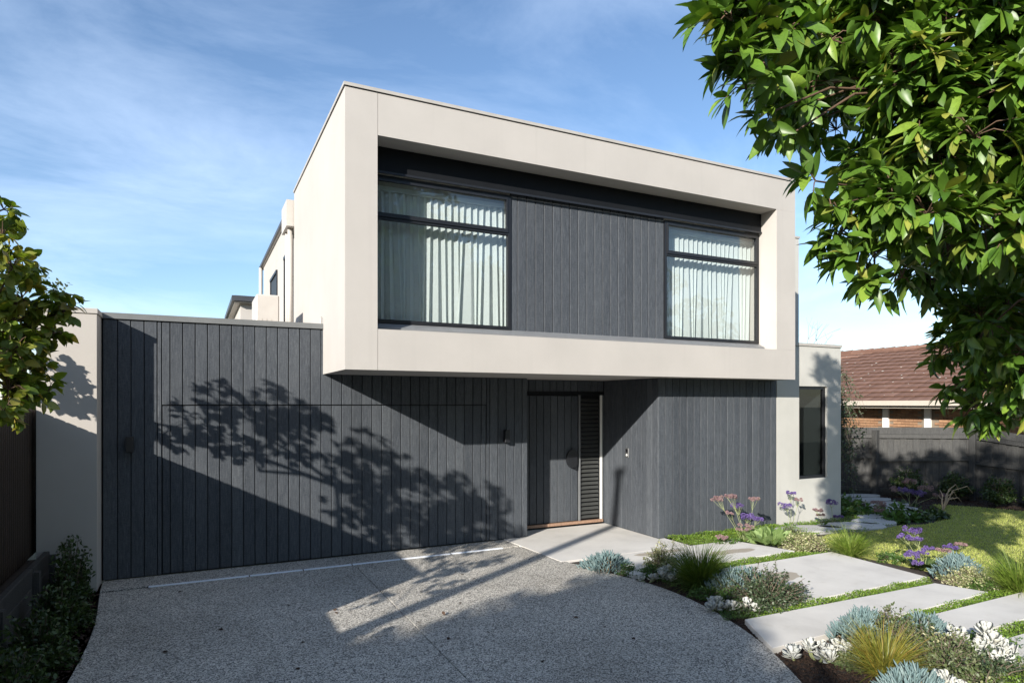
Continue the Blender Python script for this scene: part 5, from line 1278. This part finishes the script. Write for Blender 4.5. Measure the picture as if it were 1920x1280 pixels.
# ------------------------------------------------------------------ planting
STRIP = (np.array([(0, -0.5, 0), (0, 0.5, 0), (0.3, -0.45, 0.0), (0.3, 0.45, 0.0), (0.6, -0.34, 0), (0.6, 0.34, 0), (0.85, -0.2, 0), (0.85, 0.2, 0), (1, 0, 0)]), None)
def tussock(name, loc, n, length, width, mat, label, seed, lean=0.55, curve=0.5, foot=0.07, group='tussock grasses of the front garden', squash=1.0):
    rng = np.random.default_rng(seed)
    t = np.array([0, 0.25, 0.5, 0.75, 1.0])
    V = np.zeros((n, 9, 3))
    a = rng.uniform(0, 2 * math.pi, n); le = np.abs(rng.normal(0, lean, n)) + 0.06; le = np.minimum(le, 1.25)
    L = length * rng.uniform(0.55, 1.1, n) * (1 - 0.12 * le); w = width * rng.uniform(0.7, 1.3, n); cu = curve * rng.uniform(0.3, 1.6, n)
    fr = foot * np.sqrt(rng.random(n)); x0 = fr * np.cos(a + rng.normal(0, .6, n)); y0 = fr * np.sin(a + rng.normal(0, .6, n))
    tw = rng.uniform(0, 6.28, n)
    x = np.zeros(n); z = np.zeros(n); prev = (x.copy(), z.copy()); cols = []
    for k in range(5):
        if k:
            th = le + cu * t[k] ** 1.3 * 1.6
            x = x + np.sin(th) * L * 0.25; z = z + np.cos(th) * L * 0.25
        cols.append((x.copy(), z.copy()))
    wk = [1.0, 0.95, 0.75, 0.45]
    for k in range(4):
        X = x0 + cols[k][0] * np.cos(a); Y = y0 + cols[k][0] * np.sin(a); Z = cols[k][1]
        dx = np.cos(tw) * w * wk[k] / 2; dy = np.sin(tw) * w * wk[k] / 2
        V[:, 2 * k] = np.stack([X - dx, Y - dy, Z], 1); V[:, 2 * k + 1] = np.stack([X + dx, Y + dy, Z], 1)
    V[:, 8] = np.stack([x0 + cols[4][0] * np.cos(a), y0 + cols[4][0] * np.sin(a), cols[4][1]], 1)
    V[:, :, 2] *= squash
    f = np.array([(0, 1, 3), (0, 3, 2), (2, 3, 5), (2, 5, 4), (4, 5, 7), (4, 7, 6), (6, 7, 8)])
    F = (f[None] + (np.arange(n) * 9)[:, None, None]).reshape(-1, 3)
    o = link(name, np_mesh(name, V.reshape(-1, 3), F, True), M[mat])
    o.location = loc
    return tag(o, label, 'grass tuft', group)

def finger_mesh():
    m = MB().tube([(0, 0, 0), (0.4, 0, 0.02), (0.8, 0, 0.07), (1, 0, 0.12)], [0.06, 0.075, 0.06, 0.012], 5)
    f = []
    for q in m.f:
        for i in range(1, len(q) - 1): f.append((q[0], q[i], q[i + 1]))
    return np.array(m.v), np.array(f)
FINGER = finger_mesh()
def chalksticks(loc, rx, ry, h, n, label, seed, length=0.085, mat='blue'):
    rng = np.random.default_rng(seed)
    root = thing('blue_chalksticks', loc, label, 'succulent', 'blue succulent clumps of the front garden')
    a = rng.uniform(0, 6.28, n); r = np.sqrt(rng.random(n)) * rng.uniform(0.85, 1.08, n)
    bumpy = 1 + 0.2 * np.sin(a * 3 + seed) + 0.12 * np.sin(a * 5 + 2 * seed)
    x = rx * r * np.cos(a) * bumpy; y = ry * r * np.sin(a) * bumpy
    z = h * np.clip(1 - r ** 2 / 1.2, 0.03, 1) * (0.75 + 0.35 * rng.random(n)) - 0.02
    D = np.stack([np.cos(a) * r * 0.8 + rng.normal(0, .35, n), np.sin(a) * r * 0.8 + rng.normal(0, .35, n), rng.uniform(0.6, 1.2, n)], 1)
    rot = frames(D, rng.normal(size=(n, 3)) + np.array([0, 0, 0.2]))
    V, F = bake(np.stack([x, y, z], 1), rot, length * rng.uniform(0.65, 1.25, n), *FINGER)
    o = link('fingers', np_mesh('fingers', V, F, True), M[mat], root, local=True); o['kind'] = 'stuff'
    m = MB()
    for i in range(0, n, 6): m.tube([(x[i] * 0.5, y[i] * 0.5, -0.02), (x[i], y[i], z[i])], [0.006, 0.004], 4, False)
    m.obj('stems', M['dry_stem'], root, local=True)['kind'] = 'stuff'
    return root

def shrub(name, loc, rx, ry, h, n, ll, mat, label, seed, shapes=None, cat='shrub', group=None, sprigs=0, limit=0, minpx=99, low=0.0, gaps=0.35, updir=0.5):
    """mound of leafy shoots with an uneven outline"""
    rng = np.random.default_rng(seed)
    root = thing(name, loc, label, cat, group)
    shapes = shapes or LS_SMALL
    ns = max(14, n // 26)
    P = []; D = []; m = MB()
    ph = rng.uniform(0, 6.28, 3)
    for i in range(ns):
        a = rng.uniform(0, 6.28); el = math.asin(rng.uniform(-0.05, 1) ** 1 if rng.random() > 0.2 else rng.uniform(0, .3))
        k = 1 + gaps * (0.5 * math.sin(3 * a + ph[0]) + 0.5 * math.sin(2 * a + 4 * el + ph[1])) * 0.6 + rng.normal(0, 0.09)
        tip = np.array([math.cos(a) * math.cos(el) * rx * k, math.sin(a) * math.cos(el) * ry * k, low + max(0.02, math.sin(el)) * h * k])
        base = np.array([tip[0] * 0.25, tip[1] * 0.25, low * 0.5])
        mid = (base + tip) / 2 + np.array([0, 0, 0.12 * h])
        m.tube([tuple(base), tuple(mid), tuple(tip)], [0.006, 0.0045, 0.002], 4, False)
        d = unit(tip - mid)
        for j in range(n // ns):
            t = rng.random() ** 0.6
            p = (1 - t) ** 2 * base + 2 * t * (1 - t) * mid + t * t * tip + rng.normal(0, 0.25 * ll + 0.012, 3)
            P.append(p); D.append(d * updir + rng.normal(0, 0.6, 3) + np.array([0, 0, 0.15]))
    for i in range(sprigs):
        a = rng.uniform(0, 6.28); rr = rng.uniform(0.2, 0.75)
        b = np.array([math.cos(a) * rx * rr, math.sin(a) * ry * rr, h * 0.6]); tp = b + np.array([rng.normal(0, .06), rng.normal(0, .06), h * rng.uniform(0.6, 0.9)])
        m.tube([tuple(b), tuple(tp)], [0.004, 0.002], 4, False)
        for j in range(22):
            t = j / 21; P.append(b + (tp - b) * t); D.append(np.array([math.cos(j * 2.4), math.sin(j * 2.4), 0.5]))
    m.obj('stems', M['bark'], root, local=True)
    P = np.array(P); P[:, 2] = np.maximum(P[:, 2], 0.005)
    rot = frames(np.array(D), rand_dirs(len(P), 1.0, rng))
    leaves(root, P + np.array(loc), rot, ll * rng.uniform(0.6, 1.3, len(P)), shapes, M[mat], limit, minpx)
    return root

def paddle_mesh():
    """thick spoon-shaped succulent leaf"""
    vs = []; fs = []
    st = [(0.0, 0.05, 0.03), (0.3, 0.10, 0.035), (0.55, 0.22, 0.045), (0.78, 0.31, 0.045), (0.95, 0.22, 0.03)]
    for (x, w, t) in st:
        z = 0.18 * x * x
        vs += [(x, -w, z + 0.05 * w), (x, 0, z - t), (x, w, z + 0.05 * w), (x, 0, z + t * 0.5 - 0.02)]
    vs.append((1.0, 0, 0.2))
    for i in range(len(st) - 1):
        for k in range(4):
            a, b = 4 * i + k, 4 * i + (k + 1) % 4
            fs += [(a, b, b + 4), (a, b + 4, a + 4)]
    e = 4 * (len(st) - 1)
    for k in range(4): fs.append((e + k, e + (k + 1) % 4, len(vs) - 1))
    return np.array(vs, float), np.array(fs)
PADDLE = paddle_mesh()
def silver_plant(loc, heads, length, label, seed, per=12):
    per += 5; length *= 0.92
    rng = np.random.default_rng(seed)
    root = thing('silver_succulent', loc, label, 'succulent', 'silver-white succulents of the front garden')
    m = MB(); P = []; D = []; N_ = []; L = []
    heads = [(a, b, c * 0.72) for a, b, c in heads] + [(a * 1.3 + rng.normal(0, .03), b * 1.3 + rng.normal(0, .03), c * 0.35 + 0.02) for a, b, c in heads]
    for (hx, hy, hz) in heads:
        hp = np.array([hx, hy, hz]); m.tube([(hx * 0.3, hy * 0.3, -0.02), (hx * 0.8, hy * 0.8, hz * 0.4), (hx, hy, hz)], [0.012, 0.011, 0.009], 6, False)
        ax = unit(np.array([rng.normal(0, .25), rng.normal(0, .25), 1.0])); u = unit(np.cross(ax, [1, 0.3, 0])); v = np.cross(ax, u)
        for j in range(per):
            a = j * 2.4 + rng.normal(0, .2); e = 0.25 + 1.15 * (1 - j / per) + rng.normal(0, .1)
            d = ax * math.cos(e) + (u * math.cos(a) + v * math.sin(a)) * math.sin(e)
            P.append(hp + ax * (0.03 * j / per) - ax * 0.02 + d * 0.004); D.append(d); N_.append(ax - d * 0.3); L.append(length * (0.75 + 0.4 * (1 - abs(j / per - 0.4))) * rng.uniform(.85, 1.1))
    m.obj('stem', M['stem'], root, True, local=True)
    P = np.array(P) + np.array(loc)
    leaves(root, P, frames(np.array(D), np.array(N_)), np.array(L), [PADDLE], M['silver'], 300, 10)
    return root

def floret():
    return np.array([(0, 0, 0), (1, 0.3, 0.35), (0.3, 1, 0.35), (-1, -0.2, 0.4), (-0.2, -1, 0.3)]), np.array([(0, 1, 2), (0, 3, 4), (0, 2, 3)])
FLORET = floret()
def statice(loc, stems, label, seed, leaf_r=0.16, leaf_n=26, leaf_l=0.13, leaf_mat_='fern', limit=40, rise=(0.1, 0.9)):
    """sea lavender: basal leaves, branching stems, flat papery heads; stems: (dx, dy, z, head radius, colour)"""
    rng = np.random.default_rng(seed)
    root = thing('sea_lavender', loc, label, 'flower', 'sea lavender plants of the front garden')
    if leaf_n:
        a = rng.uniform(0, 6.28, leaf_n); e = rng.uniform(rise[0], rise[1], leaf_n)
        D = np.stack([np.cos(a) * np.cos(e), np.sin(a) * np.cos(e), np.sin(e)], 1)
        P = np.stack([np.cos(a) * leaf_r * 0.3, np.sin(a) * leaf_r * 0.3, np.full(leaf_n, 0.02)], 1)
        leaves(root, P + np.array(loc), frames(D, rand_dirs(leaf_n, 1.5, rng)), leaf_l * rng.uniform(0.7, 1.3, leaf_n), LS_OVAL, M[leaf_mat_], limit, 10)
    m = MB()
    for (dx, dy, z, r, colr) in stems:
        fork = (dx * 0.75, dy * 0.75, z * 0.72)
        m.tube([(dx * 0.1, dy * 0.1, 0), (dx * 0.45, dy * 0.4, z * 0.4), fork], [0.004, 0.0035, 0.003], 4, False)
        nb_ = 8 if r > 0.085 else 5
        for b in range(nb_):
            a = b * 6.28 / nb_ + rng.uniform(-.3, .3); rr = r * rng.uniform(0.35, 0.85)
            e = np.array([dx + math.cos(a) * rr, dy + math.sin(a) * rr, z + rng.uniform(-.25, .15) * r])
            m.tube([fork, tuple((np.array(fork) + e) / 2 + np.array([0, 0, -0.01])), tuple(e)], [0.0025, 0.002, 0.0015], 3, False)
            hr = r * rng.uniform(0.2, 0.36); k = int(60 + 700 * hr)
            q = rand_dirs(k, 0.35, rng) * (hr * rng.uniform(0.5, 1.0, k) ** 0.5)[:, None] * np.array([1, 1, 0.75])
            V, F = bake(e + q, frames(unit(q + 0.4 * rand_dirs(k, 0, rng)), rand_dirs(k, 0.2, rng)), rng.uniform(0.006, 0.011, k), *FLORET)
            o = link('flower_head', np_mesh('flower_head', V, F), M[colr], root, local=True)
    m.obj('stems', M['stem'], root, local=True)
    return root

def cover(label, P, dens, z=0.0, ll=0.019, h=0.045, mat='cover', seed=3):
    rng = np.random.default_rng(seed)
    x, y = scatter(P, dens, rng); n = len(x)
    nz = h * (0.35 + 0.65 * rng.random(n)) * (0.7 + 0.3 * np.sin(x * 9 + y * 7))
    rot = frames(rand_dirs(n, 0.25, rng), rand_dirs(n, 1.2, rng))
    V, F = bake(np.stack([x, y, z + np.maximum(nz, 0.003)], 1), rot, ll * rng.uniform(0.6, 1.35, n), *LS_SMALL[0])
    o = link('groundcover', np_mesh('groundcover', V, F, True), M[mat])
    return tag(o, label, 'ground cover', None, 'stuff')

# green strips between the pavers
cover('bright green creeping groundcover strip between the two largest pavers', [(5.7, 6.37), (8.35, 6.39), (7.95, 6.65), (5.2, 6.62)], 9500, seed=31)
cover('bright green groundcover strip between the widest and the narrow paver', [(4.95, 4.77), (8.0, 4.72), (8.22, 4.93), (5.6, 4.93)], 9500, seed=32)
cover('bright green groundcover strip behind the paver with white succulents', [(6.0, 4.03), (9.0, 4.08), (8.6, 4.25), (6.2, 4.17)], 9500, seed=33)
cover('groundcover strip in front of the tall white succulents', [(6.0, 3.31), (9.0, 3.36), (9.0, 3.56), (5.7, 3.52)], 9500, seed=34)
cover('groundcover hugging the foot of the charcoal wall', [(6.87, 7.66), (7.6, 7.61), (8.3, 7.2), (9.4, 7.4), (9.43, 8.32), (6.87, 8.32)], 7000, seed=35, h=0.05)
cover('groundcover round the stepping stones before the grey wing', [(9.44, 8.3), (9.44, 7.5), (10.3, 7.25), (11.2, 7.35), (12.0, 7.6), (12.4, 8.2), (11.15, 8.35)], 2600, 0, 0.02, 0.03, 'cover', 36)
cover('low green groundcover at the angled end of the narrow paver', [(4.75, 4.85), (5.5, 4.82), (5.5, 5.15), (5.0, 5.2)], 7000, 0, 0.018, 0.05, 'fern', 37)
cover('sparse low green creeper spreading over the mulch of the front bed', [(5.0, 3.3), (6.9, 2.4), (6.9, 3.4), (5.9, 3.9), (5.15, 3.95)], 2600, -0.02, 0.024, 0.07, 'fern', 39)
cover('sparse creeper over the mulch below the dark tussock', [(5.15, 6.6), (5.15, 5.3), (5.7, 4.95), (5.75, 6.5)], 1900, -0.02, 0.024, 0.06, 'fern', 40)
cover('groundcover at the lower right edge below the white succulents', [(5.2, 2.7), (6.3, 2.6), (6.4, 3.3), (5.6, 3.3)], 4500, 0, 0.02, 0.06, 'cover', 38)

Z = -0.02
# front edge of the drive
for i, (xx, yy, rx, ry, hh, mt, lab) in enumerate(((5.22, 5.62, 0.20, 0.18, 0.11, 'fern', 'low green filler between the dark tussock and the drive edge'), (6.05, 5.30, 0.26, 0.18, 0.14, 'olive', 'olive filler at the right foot of the dark shrub'),
        (5.25, 6.62, 0.18, 0.14, 0.12, 'fern', 'low green filler behind the silver rosettes by the tussock'), (5.42, 2.85, 0.34, 0.22, 0.16, 'olive', 'olive filler at the bottom edge right of the blue clump'),
        (5.9, 3.42, 0.24, 0.18, 0.17, 'varieg', 'cream-flecked filler left of the tall white succulents'), (7.45, 7.55, 0.26, 0.16, 0.12, 'fern', 'low green filler under the mauve sea lavender'), (8.95, 7.62, 0.30, 0.2, 0.12, 'olive', 'dusty green filler before the left edge of the grey wing'),
        (5.30, 3.62, 0.22, 0.16, 0.13, 'olive', 'olive filler between golden tussock and the narrow paver'), (6.35, 3.25, 0.3, 0.2, 0.12, 'fern', 'low green filler right of the tall white succulents'), (4.98, 3.62, 0.14, 0.1, 0.08, 'olive', 'small dusty filler left of the golden tussock'),
        (5.15, 2.72, 0.26, 0.16, 0.14, 'varieg', 'cream-flecked filler below the golden tussock'), (6.7, 2.85, 0.3, 0.2, 0.14, 'olive', 'olive filler at the lower right corner'), (5.35, 5.32, 0.2, 0.16, 0.16, 'fern', 'green filler at the left foot of the dark shrub'), (8.4, 4.42, 0.22, 0.12, 0.1, 'fern', 'low green filler at the foot of the light tussock on the right'),
        (5.98, 3.62, 0.24, 0.16, 0.22, 'dusty', 'dark green sprigs between the two blue clumps by the second nearest paver'), (5.50, 3.78, 0.2, 0.14, 0.2, 'olive', 'olive sprigs in front of the blue clump behind the golden tussock'), (4.92, 3.12, 0.16, 0.12, 0.16, 'olive', 'olive sprigs between the golden tussock and the bottom blue clump'),
        (5.72, 2.95, 0.36, 0.2, 0.2, 'dusty', 'dark green filler below the largest white succulent'), (8.62, 4.92, 0.2, 0.14, 0.2, 'olive', 'olive sprigs amid the blue succulents by the lawn'), (5.52, 5.55, 0.18, 0.14, 0.2, 'dusty', 'dark green sprigs in front of the blue clump behind the tussock'),
        (8.75, 5.75, 0.2, 0.2, 0.12, 'fern', 'low green filler between pale tussock and purple flowers'))):
    shrub('filler_shrub', (xx, yy, Z), rx, ry, hh, 1300, 0.028, mt, lab, 300 + i, LS_OVAL)
# a few dry leaves blown onto the paving
n = 46
px_ = RNG.uniform(-0.6, 4.4, n); py_ = RNG.uniform(3.0, 8.8, n)
V, F = bake(np.stack([px_, py_, np.full(n, 0.006)], 1), frames(rand_dirs(n) * np.array([1, 1, 0.12]), rand_dirs(n) * 0.3 + np.array([0, 0, 1.0])), RNG.uniform(0.025, 0.06, n), *LS_OVAL[0])
tag(link('fallen_leaves', np_mesh('fallen_leaves', V, F, True), M['mulch']), 'few dry brown leaves scattered on the driveway', 'leaves', None, 'stuff')
chalksticks((4.90, 7.12, Z), 0.27, 0.22, 0.20, 620, 'pale blue finger succulent clump at the corner of porch and driveway', 1, 0.085)
shrub('low_shrub', (5.02, 6.78, Z), 0.17, 0.16, 0.12, 900, 0.03, 'fern', 'low mid-green shrub right of the pale blue clump by the drive', 2)
shrub('variegated_shrub', (5.50, 6.75, Z), 0.25, 0.22, 0.30, 2600, 0.027, 'varieg', 'cream-flecked shrub with upright sprigs left of the dark tussock', 3, LS_OVAL, sprigs=4)
silver_plant((5.03, 6.42, Z), [(-0.06, 0.02, 0.05), (0.05, -0.02, 0.06)], 0.065, 'low silver-white succulent at the drive edge, furthest left of them', 4, 8)
silver_plant((5.30, 6.40, Z), [(-0.05, 0.0, 0.12), (0.05, 0.03, 0.15), (0.12, -0.03, 0.08), (0.0, -0.08, 0.05)], 0.085, 'silver-white succulent rosettes just left of the dark tussock', 5, 11)
tussock('tussock_grass', (5.45, 5.95, Z), 1500, 0.66, 0.009, 'grass_dark', 'dark green arching tussock between two pavers and the driveway', 6, 0.5, 0.55, 0.09)
chalksticks((5.72, 5.55, Z), 0.34, 0.26, 0.24, 760, 'blue finger succulents behind the dark shrub and dark tussock', 7, 0.10)
shrub('dark_shrub', (5.62, 5.12, Z), 0.50, 0.34, 0.34, 7000, 0.028, 'dusty', 'dark grey-green shrub sprawling over the widest paver', 8, LS_OVAL, sprigs=5)
silver_plant((5.05, 5.18, Z), [(-0.03, 0.05, 0.10), (-0.08, -0.02, 0.06), (0.03, -0.05, 0.05)], 0.09, 'silver-white succulent at the drive edge below the dark shrub, left one', 9, 8)
silver_plant((5.26, 5.00, Z), [(0.0, 0.04, 0.10), (0.03, -0.03, 0.05)], 0.085, 'silver-white succulent by the dark shrub, right one of the pair', 10, 8)
# back row by the charcoal wall
statice((7.85, 7.55, Z), [(-0.35, 0.25, 0.70, 0.11, 'mauve'), (-0.08, 0.2, 0.72, 0.12, 'mauve'), (0.3, 0.1, 0.68, 0.11, 'mauve'), (0.1, 0.05, 0.42, 0.13, 'purple'), (-0.12, -0.1, 0.28, 0.14, 'mauve'), (0.22, -0.05, 0.38, 0.1, 'purple'), (-0.55, -0.05, 0.16, 0.09, 'mauve'), (0.12, 0.3, 0.55, 0.1, 'purple'), (-0.3, 0.05, 0.5, 0.08, 'mauve')],
        'tall sea lavender with faded mauve heads against the charcoal wall', 11, 0.2, 22, 0.12, 'fern')
statice((8.12, 7.30, Z), [], 'crinkled lime-green leafy clump in front of the mauve sea lavender', 12, 0.7, 150, 0.21, 'lime', 150, (0.35, 1.35))
shrub('variegated_shrub', (8.35, 6.86, Z), 0.38, 0.28, 0.22, 4200, 0.028, 'varieg', 'cream-pink flecked shrub left of the pale tussock by the lawn', 13, LS_OVAL)
tussock('tussock_grass', (8.52, 6.22, Z), 1100, 0.5, 0.009, 'grass_light', 'light green tussock behind the widest paver at the lawn edge', 14, 0.5, 0.55, 0.08)
statice((9.5, 8.08, Z), [(-0.12, 0, 0.42, 0.13, 'purple'), (0.05, 0.05, 0.62, 0.1, 'purple'), (0.2, 0.0, 0.5, 0.08, 'mauve')], 'tall thin-stemmed purple sea lavender at the left side of the grey wing', 15, 0.1, 8, 0.1)
statice((10.05, 7.9, Z), [(-0.1, 0, 0.32, 0.09, 'mauve'), (0.06, 0.05, 0.22, 0.08, 'mauve')], 'short faded sea lavender in front of the grey wing window', 16, 0.1, 8, 0.1)
statice((10.5, 8.0, Z), [(-0.06, 0, 0.42, 0.12, 'purple'), (0.12, 0, 0.14, 0.09, 'purple')], 'small dark purple sea lavender near the right edge of the grey wing', 17, 0.1, 8, 0.1)
# beside the lawn
statice((8.78, 5.32, Z), [(-0.22, 0.12, 0.44, 0.10, 'purple'), (0.0, 0.15, 0.50, 0.12, 'purple'), (-0.08, 0.05, 0.40, 0.10, 'purple'), (0.15, 0.2, 0.46, 0.09, 'purple'), (-0.42, -0.1, 0.26, 0.10, 'purple'), (-0.38, -0.16, 0.16, 0.08, 'purple'), (0.1, 0.0, 0.26, 0.09, 'purple'), (0.4, -0.12, 0.28, 0.10, 'purple'), (0.3, -0.08, 0.24, 0.09, 'mauve'), (0.6, -0.15, 0.30, 0.09, 'mauve'), (-0.1, -0.05, 0.24, 0.07, 'purple')],
        'deep purple sea lavender with dark leaves at the edge of the lawn', 18, 0.22, 42, 0.13, 'dark_leaf', 42)
chalksticks((8.72, 4.86, Z), 0.30, 0.22, 0.24, 520, 'blue finger succulents under the purple flowers by the lawn', 19, 0.10)
shrub('variegated_shrub', (8.55, 4.58, Z), 0.36, 0.26, 0.19, 4000, 0.028, 'varieg', 'cream-flecked shrub between narrow paver and blue succulents by the lawn', 20, LS_OVAL)
tussock('tussock_grass', (8.62, 4.12, Z), 1300, 0.56, 0.009, 'grass_light', 'large light green tussock at the right edge of the frame', 21, 0.5, 0.5, 0.09)
# nearest group
silver_plant((4.66, 3.92, Z), [(0.0, 0.02, 0.06)], 0.10, 'single silver-white rosette at the tip of the narrow paver', 22, 8)
silver_plant((4.82, 3.82, Z), [(-0.02, 0.06, 0.13), (0.02, -0.03, 0.06), (0.08, 0.02, 0.10)], 0.09, 'silver-white rosettes left of the golden tussock, middle clump', 23, 10)
silver_plant((5.06, 3.82, Z), [(0.0, 0.0, 0.10), (0.05, -0.04, 0.06)], 0.09, 'silver-white rosette touching the golden tussock', 24, 8)
chalksticks((5.65, 3.98, Z), 0.30, 0.17, 0.22, 560, 'blue finger succulents leaning on the narrow paver, behind the golden tussock', 25, 0.105)
chalksticks((6.18, 3.74, Z), 0.22, 0.15, 0.17, 380, 'blue finger succulents against the second nearest paver', 26, 0.105)
shrub('olive_shrub', (5.78, 3.80, Z), 0.32, 0.22, 0.27, 2800, 0.028, 'olive', 'olive shrub with a tall sprig amid the blue succulents', 27, LS_OVAL, sprigs=3)
tussock('golden_tussock', (5.02, 3.36, Z), 1200, 0.5, 0.0075, 'grass_gold', 'golden orange tussock at the bottom edge beside the bark mulch', 28, 0.5, 0.5, 0.07)
shrub('olive_shrub', (5.58, 3.22, Z), 0.5, 0.34, 0.24, 6000, 0.028, 'olive', 'wide olive shrub along the bottom edge, left of the white succulents', 29, LS_OVAL, sprigs=2)
chalksticks((4.78, 2.98, Z), 0.24, 0.2, 0.20, 460, 'blue finger succulents at the bottom edge in front of the golden tussock', 30, 0.105)
silver_plant((6.08, 3.12, Z), [(-0.04, 0.05, 0.16), (0.06, 0.02, 0.24), (0.0, -0.08, 0.10), (0.14, -0.02, 0.15), (0.1, 0.1, 0.3)], 0.105, 'largest silver-white succulent at the lower right', 41, 13)
silver_plant((6.12, 3.42, Z), [(0.0, 0.0, 0.17), (-0.07, 0.0, 0.10)], 0.11, 'silver-white succulent leaning over the paver, left of the largest one', 42, 10)
silver_plant((5.08, 2.92, Z), [(0.0, 0.0, 0.16), (0.05, -0.05, 0.08)], 0.10, 'silver-white succulent at the very bottom of the frame', 43, 9)
tussock('golden_tussock', (5.95, 2.62, Z), 300, 0.34, 0.006, 'grass_gold', 'small golden tussock cut by the lower right corner', 44, 0.5, 0.5, 0.05)
# back bed between wing and fence
shrub('leafy_groundcover', (11.75, 8.75, Z), 0.62, 0.55, 0.30, 1500, 0.075, 'fern', 'dark green leafy mound beside the wing corner', 45, LS_OVAL, limit=0, updir=0.3)
shrub('leafy_clump', (11.95, 7.62, Z), 0.34, 0.28, 0.24, 420, 0.12, 'fern', 'mid-green strappy clump between stepping stones and lawn', 46, LS_SMALL, limit=60, minpx=10)
shrub('leafy_clump', (12.65, 7.62, Z), 0.5, 0.25, 0.14, 420, 0.09, 'dark_leaf', 'low bluish-green leafy clump at the point of the lawn', 47, LS_OVAL)
shrub('lime_tuft', (12.45, 8.45, Z), 0.22, 0.18, 0.14, 300, 0.05, 'cover', 'small lime-green tuft beside the shaded stepping stones', 48)
statice((13.1, 8.15, Z), [(-0.1, 0.1, 0.46, 0.16, 'purple'), (0.1, -0.05, 0.40, 0.15, 'purple')], 'purple sea lavender in the shade beside the stepping stones', 49, 0.15, 12, 0.12, 'dark_leaf')
statice((11.95, 8.05, Z), [(-0.1, 0.0, 0.3, 0.14, 'mauve'), (0.05, 0.05, 0.22, 0.12, 'mauve'), (-0.15, -0.05, 0.16, 0.12, 'mauve')], 'dusky mauve sea lavender arching beside the wing corner', 50, 0.1, 8, 0.1, 'fern')
statice((13.85, 8.7, Z), [(0, 0, 0.55, 0.17, 'mauve'), (0.25, -0.2, 0.4, 0.2, 'mauve'), (-0.25, 0.1, 0.35, 0.2, 'mauve'), (0.45, -0.35, 0.25, 0.16, 'mauve')], 'reddish dried sea lavender below the charcoal fence', 51, 0.2, 16, 0.12, 'dark_leaf')
m = MB(); dr = thing('dry_plant', (13.75, 7.95, Z), 'pale dry curled stems at the edge of the back bed', 'plant')
rng = np.random.default_rng(52)
for i in range(9):
    a = rng.uniform(-0.9, 0.9); l = rng.uniform(0.3, 0.6)
    m.tube([(13.75, 7.95, Z), (13.75 + 0.4 * l * math.cos(a), 7.95 + 0.3 * l * math.sin(a), 0.7 * l), (13.75 + 0.9 * l * math.cos(a), 7.95 + 0.8 * l * math.sin(a), 0.85 * l), (13.75 + 1.1 * l * math.cos(a), 7.95 + l * math.sin(a), 0.6 * l)], [0.012, 0.01, 0.008, 0.004], 5, False)
m.obj('stems', M['dry_stem'], dr, True)
# clipped shrubs along the fence
for (xx, yy, r, h, lab, sd) in ((15.0, 9.45, 0.36, 0.72, 'dark clipped hedge plant furthest left along the charcoal fence', 61), (15.55, 8.72, 0.30, 0.66, 'dark clipped hedge plant second from the left along the charcoal fence', 62),
                                (15.35, 7.75, 0.30, 0.66, 'dark clipped hedge plant second from the right along the fence', 63), (15.6, 7.0, 0.32, 0.70, 'dark clipped hedge plant at the right edge along the fence', 64)):
    shrub('hedge_plant', (xx, yy, Z), r, r, h * 0.62, 2200, 0.05, 'dark_leaf', lab, sd, LS_OVAL, group='hedge plants along the charcoal fence', low=h * 0.3)
# shaded shrubs in the left bed
for (xx, yy, rx, h, lab, sd) in ((-1.24, 8.55, 0.20, 0.66, 'tallest dark shrub in the left bed, against the end wall', 71), (-1.17, 7.55, 0.22, 0.42, 'dark shrub in the left bed, middle of the row', 72),
                                 (-1.2, 6.65, 0.25, 0.42, 'dark shrub in the left bed, second nearest', 73), (-1.22, 5.85, 0.26, 0.45, 'dark shrub at the lower left corner of the frame', 74)):
    shrub('dark_evergreen_shrub', (xx, yy, Z), rx, rx * 1.3, h, 2600, 0.05, 'dark_leaf', lab, sd, LS_SMALL, group='dark shrubs of the left bed', limit=120, minpx=10)
